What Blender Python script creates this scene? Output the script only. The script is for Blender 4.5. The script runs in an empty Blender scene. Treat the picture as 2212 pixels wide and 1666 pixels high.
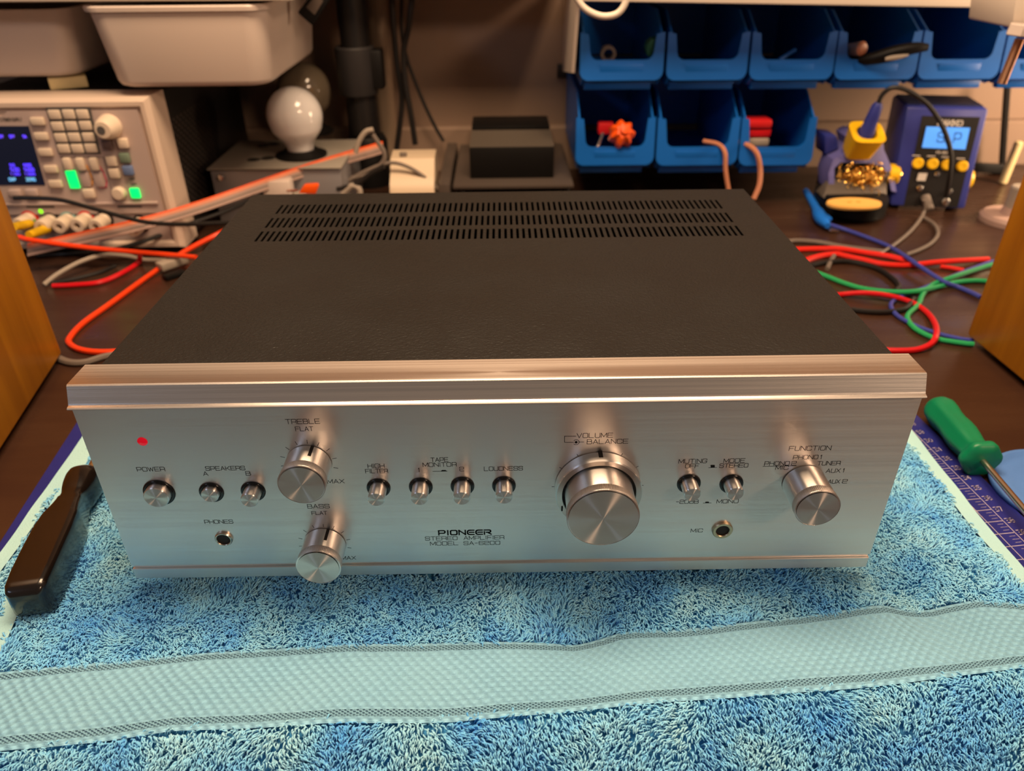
import bpy, bmesh, math, random
import numpy as np
from mathutils import Vector, Matrix
random.seed(7); RNG = np.random.default_rng(11)
SC = bpy.context.scene
COL = SC.collection
PI = math.pi

# ------------------------------------------------------------------ camera
FPX = 1623.98
CAM = (0.003734, -0.319547, 0.329065)
EUL = (1.0150755, 0.0076363, -0.0139635)
cd = bpy.data.cameras.new('camera'); cam = bpy.data.objects.new('camera', cd); COL.objects.link(cam)
cam.location = CAM; cam.rotation_euler = EUL
cd.sensor_width = 36.0; cd.lens = FPX / 2212 * 36.0; cd.clip_start = 0.01
cd.dof.use_dof = True; cd.dof.focus_distance = 0.415; cd.dof.aperture_fstop = 8.0
SC.camera = cam
_m = cam.rotation_euler.to_matrix(); _c = Vector(CAM)

# ------------------------------------------------------------------ world and lights
w = bpy.data.worlds.new('world'); SC.world = w; w.use_nodes = True
w.node_tree.nodes['Background'].inputs[0].default_value = (1.0, 0.80, 0.66, 1)
w.node_tree.nodes['Background'].inputs[1].default_value = 0.13


def lamp(name, loc, target, size, power, color, shape='RECTANGLE', size_y=None):
    d = bpy.data.lights.new(name, 'AREA'); d.energy = power; d.color = color; d.shape = shape; d.size = size
    if size_y: d.size_y = size_y
    o = bpy.data.objects.new(name, d); COL.objects.link(o); o.location = loc
    o.rotation_euler = (Vector(target) - Vector(loc)).to_track_quat('-Z', 'Y').to_euler()
    return o


WARM = (1.0, 0.69, 0.43)
lamp('bench_panel_light', (0.03, 0.16, 1.05), (0.03, 0.22, 0.0), 0.72, 22.0, WARM, 'RECTANGLE', 0.36)
lamp('desk_lamp_light', (0.95, 0.58, 0.215), (0.70, 0.9, 0.12), 0.10, 5.0, WARM)
lamp('window_light', (-2.2, -2.3, 1.7), (0.0, 0.1, 0.05), 0.7, 6.5, (0.56, 0.72, 1.0))
lamp('room_lamp_light', (1.6, -1.6, 1.4), (0.0, 0.1, 0.05), 0.6, 20.0, (1.0, 0.66, 0.42))
SC.view_settings.view_transform = 'Standard'; SC.view_settings.look = 'None'
SC.view_settings.exposure = 0.0; SC.view_settings.gamma = 1.0
SC.view_settings.use_curve_mapping = False


def at(u, v, x=None, y=None, z=None):
    """the point of the room seen at pixel (u, v) that lies on the plane x, y or z = value"""
    d = _m @ Vector(((u - 1106) / FPX, -(v - 833) / FPX, -1.0))
    for k, val in enumerate((x, y, z)):
        if val is not None:
            return _c + d * ((val - _c[k]) / d[k])


# ------------------------------------------------------------------ materials
def srgb(r, g, b):
    f = lambda c: (c / 255 / 12.92) if c / 255 <= 0.04045 else ((c / 255 + 0.055) / 1.055) ** 2.4
    return (f(r), f(g), f(b))


MATS = {}


def mat(name, col, rough=0.5, metal=0.0, spec=0.5, vary=0.0, vscale=40.0, bump=0.0, bscale=300.0, stretch=(1, 1, 1),
        emit=0.0, aniso=0.0, axis=None, trans=0.0, coat=0.0, col2=None, ior=1.45, alpha=1.0, sss=0.0, rvary=0.0):
    m = bpy.data.materials.new(name); m.use_nodes = True
    nt = m.node_tree; N = nt.nodes; L = nt.links; p = N['Principled BSDF']
    p.inputs['Base Color'].default_value = (*col, 1); p.inputs['Roughness'].default_value = rough
    p.inputs['Metallic'].default_value = metal; p.inputs['Specular IOR Level'].default_value = spec
    p.inputs['IOR'].default_value = ior
    if trans: p.inputs['Transmission Weight'].default_value = trans
    if coat: p.inputs['Coat Weight'].default_value = coat; p.inputs['Coat Roughness'].default_value = 0.08
    if alpha < 1: p.inputs['Alpha'].default_value = alpha
    if sss: p.inputs['Subsurface Weight'].default_value = sss; p.inputs['Subsurface Radius'].default_value = (0.01, 0.01, 0.01); p.inputs['Subsurface Scale'].default_value = 0.3
    if emit: p.inputs['Emission Color'].default_value = (*col, 1); p.inputs['Emission Strength'].default_value = emit
    if aniso:
        p.inputs['Anisotropic'].default_value = aniso; p.inputs['Anisotropic Rotation'].default_value = 0.25
        t = N.new('ShaderNodeTangent'); t.direction_type = 'RADIAL'; t.axis = axis or 'Z'
        L.new(t.outputs[0], p.inputs['Tangent'])
    tc = N.new('ShaderNodeTexCoord'); mp = N.new('ShaderNodeMapping'); mp.inputs['Scale'].default_value = stretch
    L.new(tc.outputs['Object'], mp.inputs[0])
    n = N.new('ShaderNodeTexNoise'); n.inputs['Scale'].default_value = vscale; n.inputs['Detail'].default_value = 5
    L.new(mp.outputs[0], n.inputs['Vector'])
    c2 = col2 or tuple(c * 0.6 for c in col)
    if vary:
        r = N.new('ShaderNodeMapRange'); r.inputs['From Min'].default_value = 0.35; r.inputs['From Max'].default_value = 0.65
        r.inputs['To Max'].default_value = vary
        L.new(n.outputs[0], r.inputs[0])
        mx = N.new('ShaderNodeMix'); mx.data_type = 'RGBA'
        mx.inputs['A'].default_value = (*col, 1); mx.inputs['B'].default_value = (*c2, 1)
        L.new(r.outputs[0], mx.inputs['Factor']); L.new(mx.outputs['Result'], p.inputs['Base Color'])
    if rvary:
        r2 = N.new('ShaderNodeMapRange'); r2.inputs['From Min'].default_value = 0.3; r2.inputs['From Max'].default_value = 0.7
        r2.inputs['To Min'].default_value = max(0.02, rough - rvary); r2.inputs['To Max'].default_value = rough + rvary
        L.new(n.outputs[0], r2.inputs[0]); L.new(r2.outputs[0], p.inputs['Roughness'])
    if bump:
        n2 = N.new('ShaderNodeTexNoise'); n2.inputs['Scale'].default_value = bscale; n2.inputs['Detail'].default_value = 3
        L.new(mp.outputs[0], n2.inputs['Vector'])
        b = N.new('ShaderNodeBump'); b.inputs['Strength'].default_value = bump; b.inputs['Distance'].default_value = 0.001
        L.new(n2.outputs[0], b.inputs['Height']); L.new(b.outputs[0], p.inputs['Normal'])
    MATS[name] = m
    return m


ALU = (0.80, 0.745, 0.705)
M_plate = mat('brushed_faceplate', ALU, 0.37, 1.0, aniso=0.72, axis='Z', bump=0.06, bscale=260, stretch=(0.06, 1, 9), rvary=0.04, vscale=60)
M_bar = mat('brushed_bar', ALU, 0.31, 1.0, aniso=0.45, axis='Z', bump=0.06, bscale=260, stretch=(0.05, 9, 9), rvary=0.04, vscale=60)
M_knob = mat('turned_knob', (0.83, 0.79, 0.76), 0.34, 1.0, aniso=0.95, axis='Y')
M_face = mat('spun_knob_face', (0.66, 0.58, 0.53), 0.36, 1.0, aniso=1.0, axis='Y')
M_knurl = mat('knurled_band', (0.72, 0.66, 0.62), 0.32, 1.0)
M_oring = mat('black_rubber', (0.006, 0.006, 0.007), 0.16)
M_ink = mat('black_ink', (0.008, 0.007, 0.007), 0.55, spec=0.2)
M_lid = mat('black_vinyl', (0.0085, 0.0085, 0.0082), 0.40, spec=0.36, bump=0.60, bscale=560, rvary=0.05, vscale=25)
M_dark = mat('dark_inside', (0.012, 0.011, 0.010), 0.7)
M_led = mat('red_lens', (0.75, 0.004, 0.02), 0.15, emit=0.4)
M_jack = mat('jack_ring', (0.55, 0.48, 0.40), 0.25, 1.0)
M_brass = mat('brass_ring', (0.50, 0.39, 0.26), 0.35, 1.0)

M_desk = mat('dark_desk_wood', (0.052, 0.025, 0.015), 0.30, vary=0.8, vscale=9, col2=(0.032, 0.012, 0.007), bump=0.08, bscale=120, stretch=(0.5, 3, 3), rvary=0.10)
M_honey = mat('honey_veneer', (0.52, 0.20, 0.006), 0.42, vary=0.85, vscale=14, col2=(0.38, 0.135, 0.004), stretch=(5, 5, 0.35), bump=0.05, bscale=90)
M_wall = mat('wall_paint', (0.27, 0.185, 0.135), 0.8, vary=0.15, vscale=3)
M_trim = mat('trim_paint', (0.36, 0.26, 0.18), 0.6, vary=0.1, vscale=5)
M_floor = mat('floor_boards', (0.22, 0.13, 0.09), 0.5, vary=0.4, vscale=5)
M_shelf = mat('white_shelf', (0.72, 0.63, 0.53), 0.45, vary=0.05, vscale=6)
M_tub = mat('white_tub_plastic', (0.66, 0.56, 0.50), 0.35, vary=0.05, vscale=4)
M_mat = mat('blue_mat', (0.018, 0.024, 0.22), 0.45, vary=0.35, vscale=30, bump=0.1, bscale=900)
M_matink = mat('pale_mat_print', (0.50, 0.45, 0.55), 0.6)
M_terry = mat('terry_ground', (0.07, 0.34, 0.66), 0.95, spec=0.1, vary=0.6, vscale=18, col2=(0.06, 0.25, 0.50), bump=0.8, bscale=500)
M_hem = mat('pale_hem', (0.40, 0.68, 0.72), 0.95, spec=0.1, vary=0.4, vscale=30, col2=(0.33, 0.62, 0.74), bump=0.5, bscale=900)
M_blackh = mat('black_lacquer', (0.009, 0.006, 0.005), 0.22, vary=0.5, vscale=25, coat=0.4, bump=0.04, bscale=120)
M_steel = mat('tool_steel', (0.62, 0.56, 0.48), 0.28, 1.0)
M_brsteel = mat('brassy_shaft', (0.60, 0.46, 0.26), 0.35, 1.0)
M_green = mat('green_handle', (0.002, 0.20, 0.085), 0.38, vary=0.2, vscale=20, bump=0.05, bscale=400)
M_dish = mat('blue_silicone', (0.085, 0.22, 0.58), 0.42, sss=0.1)
M_bin = mat('blue_bin_plastic', (0.004, 0.11, 0.46), 0.36, vary=0.15, vscale=12)
M_black = mat('black_plastic', (0.005, 0.0046, 0.0046), 0.5, spec=0.25, vary=0.3, vscale=20)
M_blackm = mat('black_metal', (0.012, 0.011, 0.011), 0.38, 0.0, vary=0.3, vscale=20)
M_polem = mat('black_pole_enamel', (0.008, 0.007, 0.007), 0.42)
M_greyp = mat('grey_collar_plastic', (0.022, 0.020, 0.021), 0.5)
M_psu = mat('cream_case', (0.62, 0.49, 0.40), 0.45, vary=0.05, vscale=6)
M_psuface = mat('lilac_grey_face', (0.46, 0.36, 0.33), 0.5, vary=0.05, vscale=6)
M_key = mat('cream_keys', (0.68, 0.56, 0.44), 0.5)
M_keypad = mat('grey_keypad', (0.085, 0.08, 0.078), 0.6)
M_screen = mat('psu_screen', (0.006, 0.008, 0.020), 0.2, emit=0.5)
M_purple = mat('violet_digits', (0.16, 0.08, 0.85), 0.5, emit=0.9)
M_cyan = mat('cyan_digits', (0.20, 0.50, 0.70), 0.5, emit=0.8)
M_glow = mat('green_lit_key', (0.0, 0.95, 0.16), 0.4, emit=1.1)
M_lime = mat('lime_led', (0.25, 0.95, 0.02), 0.4, emit=1.0)
M_greyk = mat('grey_green_key', (0.16, 0.22, 0.16), 0.5)
M_bluek = mat('grey_blue_key', (0.13, 0.19, 0.36), 0.5)
M_brownk = mat('grey_brown_key', (0.17, 0.12, 0.11), 0.5)
M_orangep = mat('orange_print', (0.75, 0.33, 0.05), 0.5)
M_magp = mat('magenta_print', (0.65, 0.08, 0.16), 0.5)
M_tealp = mat('teal_print', (0.20, 0.42, 0.40), 0.5)
M_redp = mat('red_plastic', (0.62, 0.012, 0.015), 0.4)
M_post = mat('cream_posts', (0.66, 0.54, 0.42), 0.4)
M_yel = mat('yellow_plastic', (0.78, 0.46, 0.006), 0.4)
M_cream = mat('cream_block', (0.62, 0.50, 0.26), 0.6, vary=0.1, vscale=40)
M_alubox = mat('painted_grey_box', (0.30, 0.27, 0.23), 0.5, vary=0.2, vscale=12)
M_alufront = mat('grey_box_metal', (0.36, 0.35, 0.37), 0.42, 0.6)
M_bulb = mat('frosted_bulb', (0.82, 0.80, 0.80), 0.12, trans=0.15, sss=0.3, coat=0.6)
M_bulb2 = mat('grey_smoked_bulb', (0.15, 0.12, 0.085), 0.12, coat=0.6)
M_red = mat('red_lead', (0.72, 0.020, 0.012), 0.36)
M_orred = mat('orange_red_lead', (0.80, 0.050, 0.006), 0.36)
M_crim = mat('crimson_lead', (0.60, 0.006, 0.012), 0.36)
M_grn = mat('green_lead', (0.02, 0.36, 0.12), 0.36)
M_blu = mat('blue_lead', (0.045, 0.06, 0.34), 0.36)
M_clip = mat('bright_blue_boot', (0.012, 0.17, 0.72), 0.4)
M_gry = mat('grey_cable', (0.16, 0.13, 0.11), 0.5)
M_palegry = mat('pale_grey_cable', (0.34, 0.29, 0.24), 0.5)
M_blk = mat('black_cable', (0.009, 0.008, 0.008), 0.45)
M_salmon = mat('salmon_ribbon', (0.72, 0.27, 0.15), 0.5)
M_pinkr = mat('pink_grey_ribbon', (0.40, 0.27, 0.23), 0.5)
M_copper = mat('copper_lead', (0.50, 0.20, 0.11), 0.4)
M_white = mat('white_cable', (0.70, 0.62, 0.52), 0.45)
M_stn = mat('station_blue', (0.030, 0.040, 0.24), 0.35, vary=0.15, vscale=15)
M_stntop = mat('station_dark_top', (0.012, 0.018, 0.06), 0.4)
M_hood = mat('holder_violet_blue', (0.12, 0.115, 0.33), 0.35)
M_stnblk = mat('station_black_panel', (0.010, 0.009, 0.009), 0.4)
M_lcd = mat('blue_lcd', (0.075, 0.28, 0.80), 0.25, emit=0.85)
M_wht = mat('white_print', (0.62, 0.57, 0.52), 0.5)
M_sponge = mat('yellow_sponge', (0.80, 0.44, 0.10), 0.9, bump=0.5, bscale=500)
M_wool = mat('brass_wool', (0.85, 0.52, 0.12), 0.28, 1.0)
M_guard = mat('sloped_guard_metal', (0.12, 0.10, 0.085), 0.45, 0.3)
M_chrome = mat('chrome', (0.75, 0.72, 0.68), 0.2, 1.0)
M_zinc = mat('zinc_rod', (0.62, 0.40, 0.27), 0.35, 1.0)
M_orange = mat('orange_plastic', (0.80, 0.085, 0.002), 0.45)
M_dkgreen = mat('dark_green_plastic', (0.010, 0.09, 0.045), 0.45)
M_tray = mat('tray_plastic', (0.07, 0.055, 0.047), 0.30)
M_adapt = mat('cream_adapter', (0.58, 0.46, 0.33), 0.45)
M_fin = mat('fin_metal', (0.16, 0.135, 0.11), 0.40, 0.4)


# ------------------------------------------------------------------ mesh building
def sm(pts, n=8):
    """Catmull-Rom through the points"""
    P = [Vector(p) for p in pts]
    if len(P) < 3: return P
    P = [P[0] * 2 - P[1]] + P + [P[-1] * 2 - P[-2]]
    out = []
    for i in range(1, len(P) - 2):
        a, b, c, d = P[i - 1:i + 3]
        for k in range(n):
            t = k / n
            out.append(0.5 * ((2 * b) + (c - a) * t + (2 * a - 5 * b + 4 * c - d) * t * t + (3 * b - a - 3 * c + d) * t ** 3))
    out.append(P[-2]); return out


class B:
    def __init__(s): s.bm = bmesh.new()

    def box(s, c, d, bev=0.0, mtx=None, seg=2):
        v = [s.bm.verts.new((c[0] + sx * d[0] / 2, c[1] + sy * d[1] / 2, c[2] + sz * d[2] / 2)) for sx in (-1, 1) for sy in (-1, 1) for sz in (-1, 1)]
        F = [s.bm.faces.new([v[i] for i in q]) for q in ((0, 1, 3, 2), (4, 6, 7, 5), (0, 4, 5, 1), (2, 3, 7, 6), (0, 2, 6, 4), (1, 5, 7, 3))]
        if bev:
            es = list({e for f in F for e in f.edges})
            r = bmesh.ops.bevel(s.bm, geom=es, offset=bev, segments=seg, profile=0.5, affect='EDGES')
            v = list({x for f in r['faces'] for x in f.verts})
        if mtx is not None:
            for x in set(v): x.co = mtx @ x.co
        return s

    def hexa(s, bot, top, bev=0.0):
        """box from four bottom and four top corners in the same order"""
        v = [s.bm.verts.new(p) for p in list(bot) + list(top)]
        F = [s.bm.faces.new([v[i] for i in q]) for q in ((3, 2, 1, 0), (4, 5, 6, 7), (0, 1, 5, 4), (1, 2, 6, 5), (2, 3, 7, 6), (3, 0, 4, 7))]
        if bev:
            es = list({e for f in F for e in f.edges})
            bmesh.ops.bevel(s.bm, geom=es, offset=bev, segments=2, profile=0.5, affect='EDGES')
        return s

    def lathe(s, prof, o=(0, 0, 0), axis=(0, 0, 1), seg=32, mod=None):
        """prof: list of (radius, height) along axis"""
        q = Vector((0, 0, 1)).rotation_difference(Vector(axis)); o = Vector(o); rings = []
        for r, h in prof:
            if r < 1e-7: rings.append([s.bm.verts.new(o + q @ Vector((0, 0, h)))])
            else:
                ring = []
                for k in range(seg):
                    a = 2 * PI * k / seg; rr = r * (mod(a, h) if mod else 1)
                    ring.append(s.bm.verts.new(o + q @ Vector((rr * math.cos(a), rr * math.sin(a), h))))
                rings.append(ring)
        for A, C in zip(rings, rings[1:]):
            for k in range(seg):
                j = (k + 1) % seg
                if len(A) == 1 and len(C) == 1: continue
                if len(A) == 1: s.bm.faces.new((A[0], C[j], C[k]))
                elif len(C) == 1: s.bm.faces.new((A[k], A[j], C[0]))
                else: s.bm.faces.new((A[k], A[j], C[j], C[k]))
        return s

    def cyl(s, p0, p1, r0, r1=None, seg=24, bev=0.0):
        p0 = Vector(p0); p1 = Vector(p1); h = (p1 - p0).length; r1 = r0 if r1 is None else r1
        pr = [(0, 0), (r0 - bev, 0), (r0, bev), (r1, h - bev), (r1 - bev, h), (0, h)] if bev else [(0, 0), (r0, 0), (r1, h), (0, h)]
        return s.lathe(pr, p0, p1 - p0, seg)

    def tube(s, pts, r, seg=8, n=8, closed=False, smooth=True):
        P = sm(pts, n) if smooth else [Vector(p) for p in pts]
        rad = r if callable(r) else (lambda t: r)
        up = Vector((0, 0, 1)); rings = []; prev = None
        for i, p in enumerate(P):
            t = (P[min(i + 1, len(P) - 1)] - P[max(i - 1, 0)]).normalized()
            if prev is None:
                nrm = t.cross(up)
                if nrm.length < 1e-3: nrm = t.cross(Vector((1, 0, 0)))
            else: nrm = prev - t * prev.dot(t)
            nrm.normalize(); prev = nrm; bn = t.cross(nrm); rr = rad(i / (len(P) - 1))
            rings.append([s.bm.verts.new(p + (nrm * math.cos(2 * PI * k / seg) + bn * math.sin(2 * PI * k / seg)) * rr) for k in range(seg)])
        for A, C in zip(rings, rings[1:]):
            for k in range(seg):
                j = (k + 1) % seg; s.bm.faces.new((A[k], A[j], C[j], C[k]))
        s.bm.faces.new(list(reversed(rings[0]))); s.bm.faces.new(rings[-1])
        return s

    def prism(s, poly, f, d0, d1):
        """extrude a 2-D polygon; f(a, b, d) -> point"""
        A = [s.bm.verts.new(f(a, b, d0)) for a, b in poly]; C = [s.bm.verts.new(f(a, b, d1)) for a, b in poly]
        n = len(poly)
        s.bm.faces.new(list(reversed(A))); s.bm.faces.new(C)
        for k in range(n): s.bm.faces.new((A[k], A[(k + 1) % n], C[(k + 1) % n], C[k]))
        return s

    def quad(s, pts):
        s.bm.faces.new([s.bm.verts.new(p) for p in pts]); return s

    def loft(s, rings, cap=True):
        R = [[s.bm.verts.new(p) for p in r] for r in rings]; n = len(R[0])
        for A, C in zip(R, R[1:]):
            for k in range(n): s.bm.faces.new((A[k], A[(k + 1) % n], C[(k + 1) % n], C[k]))
        if cap: s.bm.faces.new(list(reversed(R[0]))); s.bm.faces.new(R[-1])
        return s


def put(name, b, m, parent=None, smooth=True, label=None, kind=None, local=False, angle=35):
    bm = b.bm if isinstance(b, B) else b
    if not isinstance(bm, bpy.types.Mesh):
        bmesh.ops.recalc_face_normals(bm, faces=bm.faces)
        if smooth:
            lim = math.radians(angle)
            for f in bm.faces: f.smooth = True
            for e in bm.edges:
                if len(e.link_faces) == 2 and e.calc_face_angle(0) > lim: e.smooth = False
        me = bpy.data.meshes.new(name); bm.to_mesh(me); bm.free()
    else: me = bm
    me.materials.append(m)
    o = bpy.data.objects.new(name, me); COL.objects.link(o)
    if parent is not None:
        o.parent = parent
        if not local:
            mt = Matrix.Identity(4); q = parent; ch = []
            while q is not None: ch.append(q); q = q.parent
            for q in reversed(ch): mt = mt @ (q.matrix_parent_inverse @ Matrix.LocRotScale(q.location, q.rotation_euler, q.scale))
            o.matrix_parent_inverse = mt.inverted()
    if label: o['label'] = label
    if kind: o['kind'] = kind
    return o


def tag(o, label, cat, group=None, kind=None):
    o['label'] = label; o['category'] = cat
    if group: o['group'] = group
    if kind: o['kind'] = kind
    return o


def thing(name, label, cat, loc=(0, 0, 0), rz=0.0, group=None):
    o = bpy.data.objects.new(name, None); COL.objects.link(o); o.empty_display_size = 0.02
    o.location = loc; o.rotation_euler = (0, 0, rz)
    return tag(o, label, cat, group)


def struct(name, b, m, parent=None, **k):
    o = put(name, b, m, parent, **k)
    if parent is None: o['kind'] = 'structure'
    return o


# ------------------------------------------------------------------ stroke lettering (wide square technical alphabet)
R_ = 0.24


def rr(pts, closed=False, r=R_):
    """round the corners of a polyline (unit glyph box)"""
    n = len(pts); out = []
    for i, p in enumerate(pts):
        if not closed and i in (0, n - 1): out.append(p); continue
        a = pts[(i - 1) % n]; c = pts[(i + 1) % n]
        def tow(q):
            d = math.hypot(q[0] - p[0], q[1] - p[1]) or 1; k = min(r, d * 0.5) / d
            return (p[0] + (q[0] - p[0]) * k, p[1] + (q[1] - p[1]) * k)
        s0 = tow(a); s1 = tow(c)
        for t in (0, 0.33, 0.67, 1):
            out.append(((1 - t) ** 2 * s0[0] + 2 * t * (1 - t) * p[0] + t * t * s1[0], (1 - t) ** 2 * s0[1] + 2 * t * (1 - t) * p[1] + t * t * s1[1]))
    if closed: out.append(out[0])
    return out


O_ = rr([(0, 0), (0, 1), (1, 1), (1, 0)], True)
GL = {
    'A': [[(0, 0), (.5, 1), (1, 0)], [(.2, .33), (.8, .33)]],
    'B': [[(0, 0), (0, 1)], rr([(0, 1), (.93, 1), (.93, .53), (0, .53)]), rr([(.5, .53), (1, .53), (1, 0), (0, 0)])],
    'C': [rr([(1, .72), (1, 1), (0, 1), (0, 0), (1, 0), (1, .28)])],
    'D': [rr([(0, 0), (0, 1), (1, 1), (1, 0)], True, .12)],
    'E': [[(1, 1), (0, 1), (0, 0), (1, 0)], [(0, .52), (.9, .52)]],
    'F': [[(1, 1), (0, 1), (0, 0)], [(0, .5), (.85, .5)]],
    'G': [rr([(1, .75), (1, 1), (0, 1), (0, 0), (1, 0), (1, .48)]), [(1, .48), (.55, .48)]],
    'H': [[(0, 0), (0, 1)], [(1, 0), (1, 1)], [(0, .5), (1, .5)]],
    'I': [[(.5, 0), (.5, 1)]],
    'K': [[(0, 0), (0, 1)], [(1, 1), (.35, .5), (1, 0)], [(0, .5), (.35, .5)]],
    'L': [[(0, 1), (0, 0), (.95, 0)]],
    'M': [[(0, 0), (0, 1), (.5, .15), (1, 1), (1, 0)]],
    'N': [[(0, 0), (0, 1), (1, 0), (1, 1)]],
    'O': [O_], '0': [O_],
    'P': [[(0, 0), (0, 1)], rr([(0, 1), (1, 1), (1, .38), (0, .38)])],
    'R': [[(0, 0), (0, 1)], rr([(0, 1), (1, 1), (1, .42), (0, .42)]), rr([(.4, .42), (1, .42), (1, 0)], r=.18)],
    'S': [rr([(1, .74), (1, 1), (0, 1), (0, .52), (1, .52), (1, 0), (0, 0), (0, .26)])],
    'T': [[(0, 1), (1, 1)], [(.5, 1), (.5, 0)]],
    'U': [rr([(0, 1), (0, 0), (1, 0), (1, 1)])],
    'V': [[(0, 1), (.5, 0), (1, 1)]],
    'W': [[(0, 1), (.25, 0), (.5, .85), (.75, 0), (1, 1)]],
    'X': [[(0, 0), (1, 1)], [(0, 1), (1, 0)]],
    'Y': [[(0, 1), (.5, .45), (1, 1)], [(.5, .45), (.5, 0)]],
    'Z': [[(0, 1), (1, 1), (0, 0), (1, 0)]],
    '1': [[(.2, .78), (.55, 1), (.55, 0)]],
    '2': [rr([(0, .72), (0, 1), (1, 1), (1, .52), (0, .52), (0, 0), (1, 0)], r=.2)],
    '3': [rr([(0, 1), (1, 1), (1, .52), (.3, .52)]), rr([(.6, .52), (1, .52), (1, 0), (0, 0)])],
    '4': [[(.75, 0), (.75, 1), (0, .3), (1, .3)]],
    '5': [rr([(1, 1), (0, 1), (0, .55), (1, .55), (1, 0), (0, 0)], r=.12)],
    '6': [rr([(1, .8), (1, 1), (0, 1), (0, 0), (1, 0), (1, .52), (0, .52)])],
    '7': [[(0, 1), (1, 1), (.35, 0)]],
    '8': [O_, [(0, .52), (1, .52)]],
    '9': [rr([(0, .2), (0, 0), (1, 0), (1, 1), (0, 1), (0, .48), (1, .48)])],
    '-': [[(.1, .5), (.9, .5)]],
    'd': [rr([(1, 1), (1, 0), (0, 0), (0, .6), (1, .6)])],
    ' ': [],
    '.': [[(.4, 0), (.6, 0)]],
}
NARROW = {'I': .16, '1': .45, ' ': .55, '.': .3, '-': .7, 'M': 1.12, 'W': 1.2}


def strokes_text(txt, gap=.26):
    """polylines of a word in a box 0..1 x 0..1"""
    x = 0; out = []
    for ch in txt:
        w_ = NARROW.get(ch, 1.0)
        for st in GL[ch]:
            if ch == 'I': out.append([(x + w_ / 2, p[1]) for p in st])
            else: out.append([(x + p[0] * w_, p[1]) for p in st])
        x += w_ + gap
    W = x - gap
    return [[(a / W, b_) for a, b_ in st] for st in out], W


def ribbon(b, polys, f, wid, hgt, th, d=0.0):
    """flat strokes: polys in the unit box mapped to wid x hgt; f(a, b, d) -> point; th stroke width"""
    for st in polys:
        P = [(a * wid, c * hgt) for a, c in st]
        for i in range(len(P) - 1):
            (x0, y0), (x1, y1) = P[i], P[i + 1]; l = math.hypot(x1 - x0, y1 - y0)
            if l < 1e-9: continue
            dx, dy = (x1 - x0) / l, (y1 - y0) / l; e = th / 2 if l > th * .8 else th * .25
            ax, ay, bx, by = x0 - dx * e, y0 - dy * e, x1 + dx * e, y1 + dy * e; nx, ny = -dy * th / 2, dx * th / 2
            b.quad([f(ax - nx, ay - ny, d), f(bx - nx, by - ny, d), f(bx + nx, by + ny, d), f(ax + nx, ay + ny, d)])


# ================================================================== THE SETTING
TZ = -0.018          # top of the desk
b = B().box((0.05, 0.9635, 0.25), (3.2, 0.06, 2.2)); struct('wall_back', b, M_wall, smooth=False)
b = B().box((0.0, 0.0, -0.76), (4.0, 3.2, 0.04)); struct('floor', b, M_floor, smooth=False)
b = B().prism([(0, -.0335), (.018, -.0335), (.018, .044), (.014, .048), (0, .048)], lambda a, c, d: (d, .9335 - a, c + .0), -1.3, 1.4); struct('trim_1', b, M_wall)
b = B()
qx = at(826, 150, y=.921).x; b.tube([(qx, .921, -.02), (qx, .921, .9)], .0150, 24, smooth=False); struct('trim_2', b, M_trim)

b = B().box((0.06, 0.4325, TZ - 0.015), (2.5, 0.955, 0.03), 0.006)
desk = thing('workbench', 'dark brown glossy wooden workbench top under all the equipment', 'desk', (0.06, 0.41, -0.74))
put('desktop', b, M_desk, desk)
for sx in (-1.1, 1.2):
    for sy in (0.0, 0.82):
        put('leg', B().box((sx, sy, -.39), (.06, .06, .70), .004), M_desk, desk)

# ================================================================== AMPLIFIER
amp = thing('amplifier', 'silver faced stereo amplifier with black vinyl lid standing on the blue towel', 'amplifier', (0, 0.15, -0.0125))
HW = 0.2158
fx = lambda a, c, d: (d, a, c)
# faceplate with the groove near its foot
prof = [(.006, 0), (0.0004, 0), (0, .0004), (0, .0076), (.0003, .0080), (.0016, .0082), (.0016, .0103), (.0002, .0105), (0, .0107), (0, .1218), (.006, .1218)]
face = put('faceplate', B().prism(prof, fx, -HW, HW), M_plate, amp, smooth=False)
# top bar with its small lip
HB = .1336; HWB = .2152
prof = [(.0216, HB), (.0021, HB), (.0013, HB - .0006), (-.0022, .1248), (-.0026, .1240), (-.0042, .1236), (-.0048, .1231), (-.0048, .1226), (-.0040, .1222), (.0010, .1219), (.006, .1219), (.006, .128), (.0216, .128)]
put('top_bar', B().prism(prof, fx, -HWB, HWB), M_bar, amp, smooth=False)
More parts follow.
